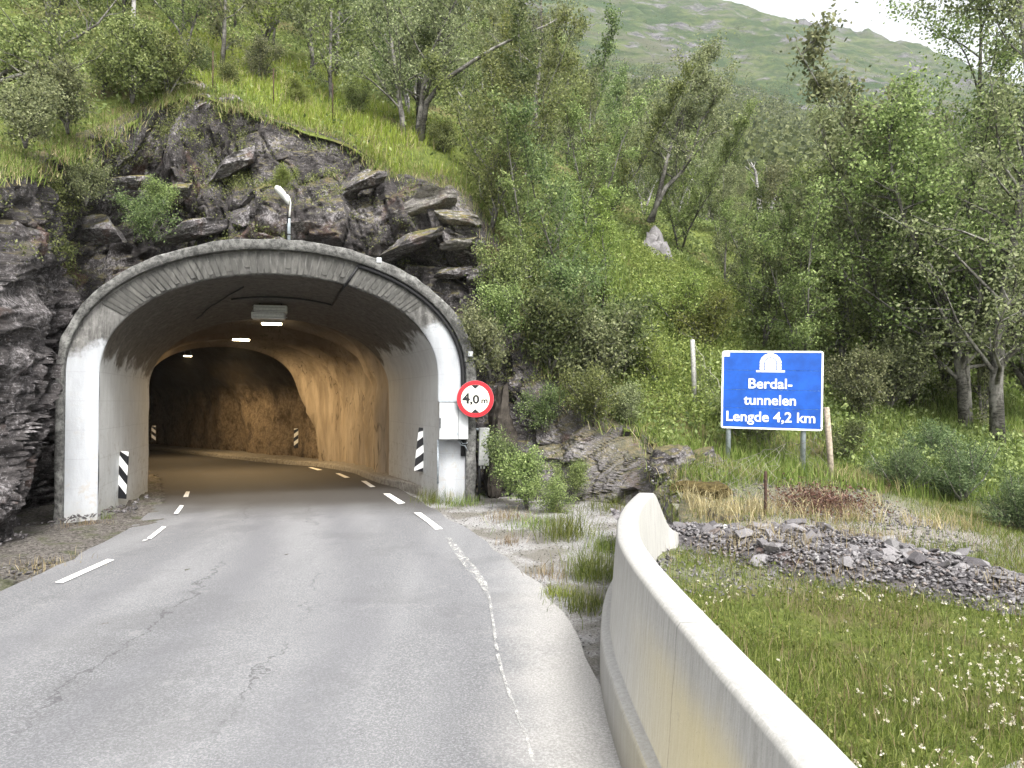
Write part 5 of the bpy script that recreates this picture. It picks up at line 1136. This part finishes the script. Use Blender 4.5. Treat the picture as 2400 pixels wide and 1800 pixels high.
xyf = scatter(6000, -2, 2, 6.2, 14, rg, lambda x, y: (x > np.interp(y, [q[1] for q in RE], [q[0] for q in RE]) - .05) * (x < np.where(y < 8.6, barx(y) - .14, 9)) * .8); stuff(tag(chips('shoulder_gravel', xyf, lambda x, y: zroad(x, y) - .02 + .1 * sstep(-.6, 2.2, x) * sstep(8, 13, y), .006, .022, rg, M['gravel']), 'pale gravel on the right road shoulder', 'gravel'))
xyh = scatter(20000, 1.3, 7.2, 6.1, 11, rg, lambda x, y: heap_mask(x, y) * np.clip(fbm(x * 1.6, y * 1.6, None, 3, 97) * 1.2 - .15, 0, 1)); stuff(tag(obj('rubble_weeds', blades('rubble_weeds', xyh, hz, .06, .26, .006, rg, .6), M['straw']), 'sparse dry weeds growing through the rubble', 'weeds'))
p = W(1706, 1262, 9.6); o = obj('white_stone', boulder('white_stone', 651, .17, .12, .11, 0, 3, .1), plain('white_quartz', (.62, .60, .57), .8, .2, 0, .25, 12)); o.location = (p.x, p.y, gz_(p.x, p.y) + .06); o.rotation_euler = (0, R(18), 0); tag(o, 'single white stone left of the rubble heap', 'stone')
# pale rock outcrops on the slope and by the barrier end
for px, Y, hw, hh, lab, sd in ((1535, 24.2, .85, 1.3, 'grey rock outcrop showing on the wooded slope', 660), (1560, 13.0, .5, .32, 'pale quartz-streaked rock hump left of the blue sign', 661), (1650, 13.4, .45, .28, 'low pale rock by the left sign post', 662), (1680, 10.6, .35, .16, 'flat pale rock below the moss mound', 663)):
    p = gpt(px, Y); o = obj('rock_outcrop', boulder('rock_outcrop', sd, hw, hw * .8, hh, 0, 4, .25), M['cliff'] if sd != 660 else M['stone']); o.location = (p.x, p.y, p.z + .04); o.rotation_euler = (0, R(-15), R(20)); tag(o, lab, 'rock')

# ------------------------------------------------------------------ fence
fn = thing('wire_fence', 'sagging old wire fence with leaning wooden posts around the blue sign', 'fence', gpt(1780, 14))
def post(px, ytop, ybot, Y, r, mat, lx=0., lab=None, n=10):
    p = W(px, ybot, Y); q = W(px + lx, ytop, Y); tb = TB(); d_ = (q - p); tb.tube([p - d_ * .08, p + d_ * .5 + Vector((.006, 0, 0)), q, q + Vector((0, 0, .012))], [r, r * .98, r * .94, r * .7], n); o = obj('post', tb.mesh('post'), M[mat], fn)
    if lab: o['label'] = lab
    return p, q
A = post(1627, 797, 932, 16.0, .055, 'greywood', -4, 'upright grey fence post'); B = post(1950, 956, 1142, 12.9, .052, 'postwood', -13, 'leaning brown fence post'); Cq = post(1793, 1106, 1228, 10.9, .022, 'rust', 1, 'rusty iron stake', 6)
def netting(a0, a1, b0, b1, nx, nz, sag, seed):
    rg = np.random.default_rng(seed); tb = TB(); P = {}
    for i in range(nx + 1):
        for j in range(nz + 1):
            u, v_ = i / nx, j / nz; lo_ = Vector(a0).lerp(Vector(b0), u); hi_ = Vector(a1).lerp(Vector(b1), u); q = lo_.lerp(hi_, v_); q.z -= sag * 4 * u * (1 - u) * v_; P[i, j] = q + Vector(rg.normal(0, .025, 3))
    for i in range(nx):
        for j in range(nz):
            if (i + j) % 2 == 0: tb.tube([P[i, j], P[i + 1, j + 1]], .003, 3, False)
            else: tb.tube([P[i + 1, j], P[i, j + 1]], .003, 3, False)
    for j in (0, nz):
        tb.tube([P[i, j] for i in range(nx + 1)], .005, 3, False)
    return obj('netting', tb.mesh('netting', False), M['wire'], fn)
S1 = gpt(1800, 14.4)
netting(A[0], A[1], S1, S1 + Vector((0, 0, .75)), 30, 12, .35, 1)
netting(S1, S1 + Vector((0, 0, .75)), B[0], B[1] - Vector((0, 0, .2)), 22, 10, .45, 2)
S2 = gpt(1600, 12.2); netting(S2 + Vector((0, 0, .0)), S2 + Vector((.1, .5, .35)), gpt(1800, 11.6), gpt(1840, 12.6) + Vector((0, 0, .7)), 20, 10, .1, 3)
for px, y0_, y1_, Y, lab in ((499, 120, 205, 18.6, 'thin dark iron rod behind the mossy boulder on the cliff top'), (641, 160, 232, 19.5, 'thin dark iron rod in the bright grass, middle of three'), (780, 195, 268, 19.8, 'thin dark iron rod in the bright grass nearest the twin birch')):
    p, q = W(px, y1_ + 22, Y), W(px, y0_, Y); p.z = min(p.z, gz_(p.x, p.y)) - .1; tb = TB(); tb.tube([p, q], .016, 6); tag(obj('iron_rod', tb.mesh('iron_rod'), M['rust']), lab, 'iron rod', 'iron rods on the slope above the cliff')

# ------------------------------------------------------------------ air
hzm = bpy.data.materials.new('haze'); hzm.use_nodes = True; t_ = hzm.node_tree; t_.nodes.clear(); o_ = t_.nodes.new('ShaderNodeOutputMaterial'); v_ = t_.nodes.new('ShaderNodeVolumePrincipled')
v_.inputs['Color'].default_value = (.90, .94, .97, 1); v_.inputs['Density'].default_value = HAZE; v_.inputs['Anisotropy'].default_value = .2; t_.links.new(v_.outputs[0], o_.inputs['Volume'])
zt = float(max(MZ.max(), GZ.max())) + 12
hb = obj('haze', boxm('haze', -700, 800, -130, 960, -7, zt), hzm); hb['kind'] = 'stuff'; tag(hb, 'thin pale haze in the air over the valley', 'haze')
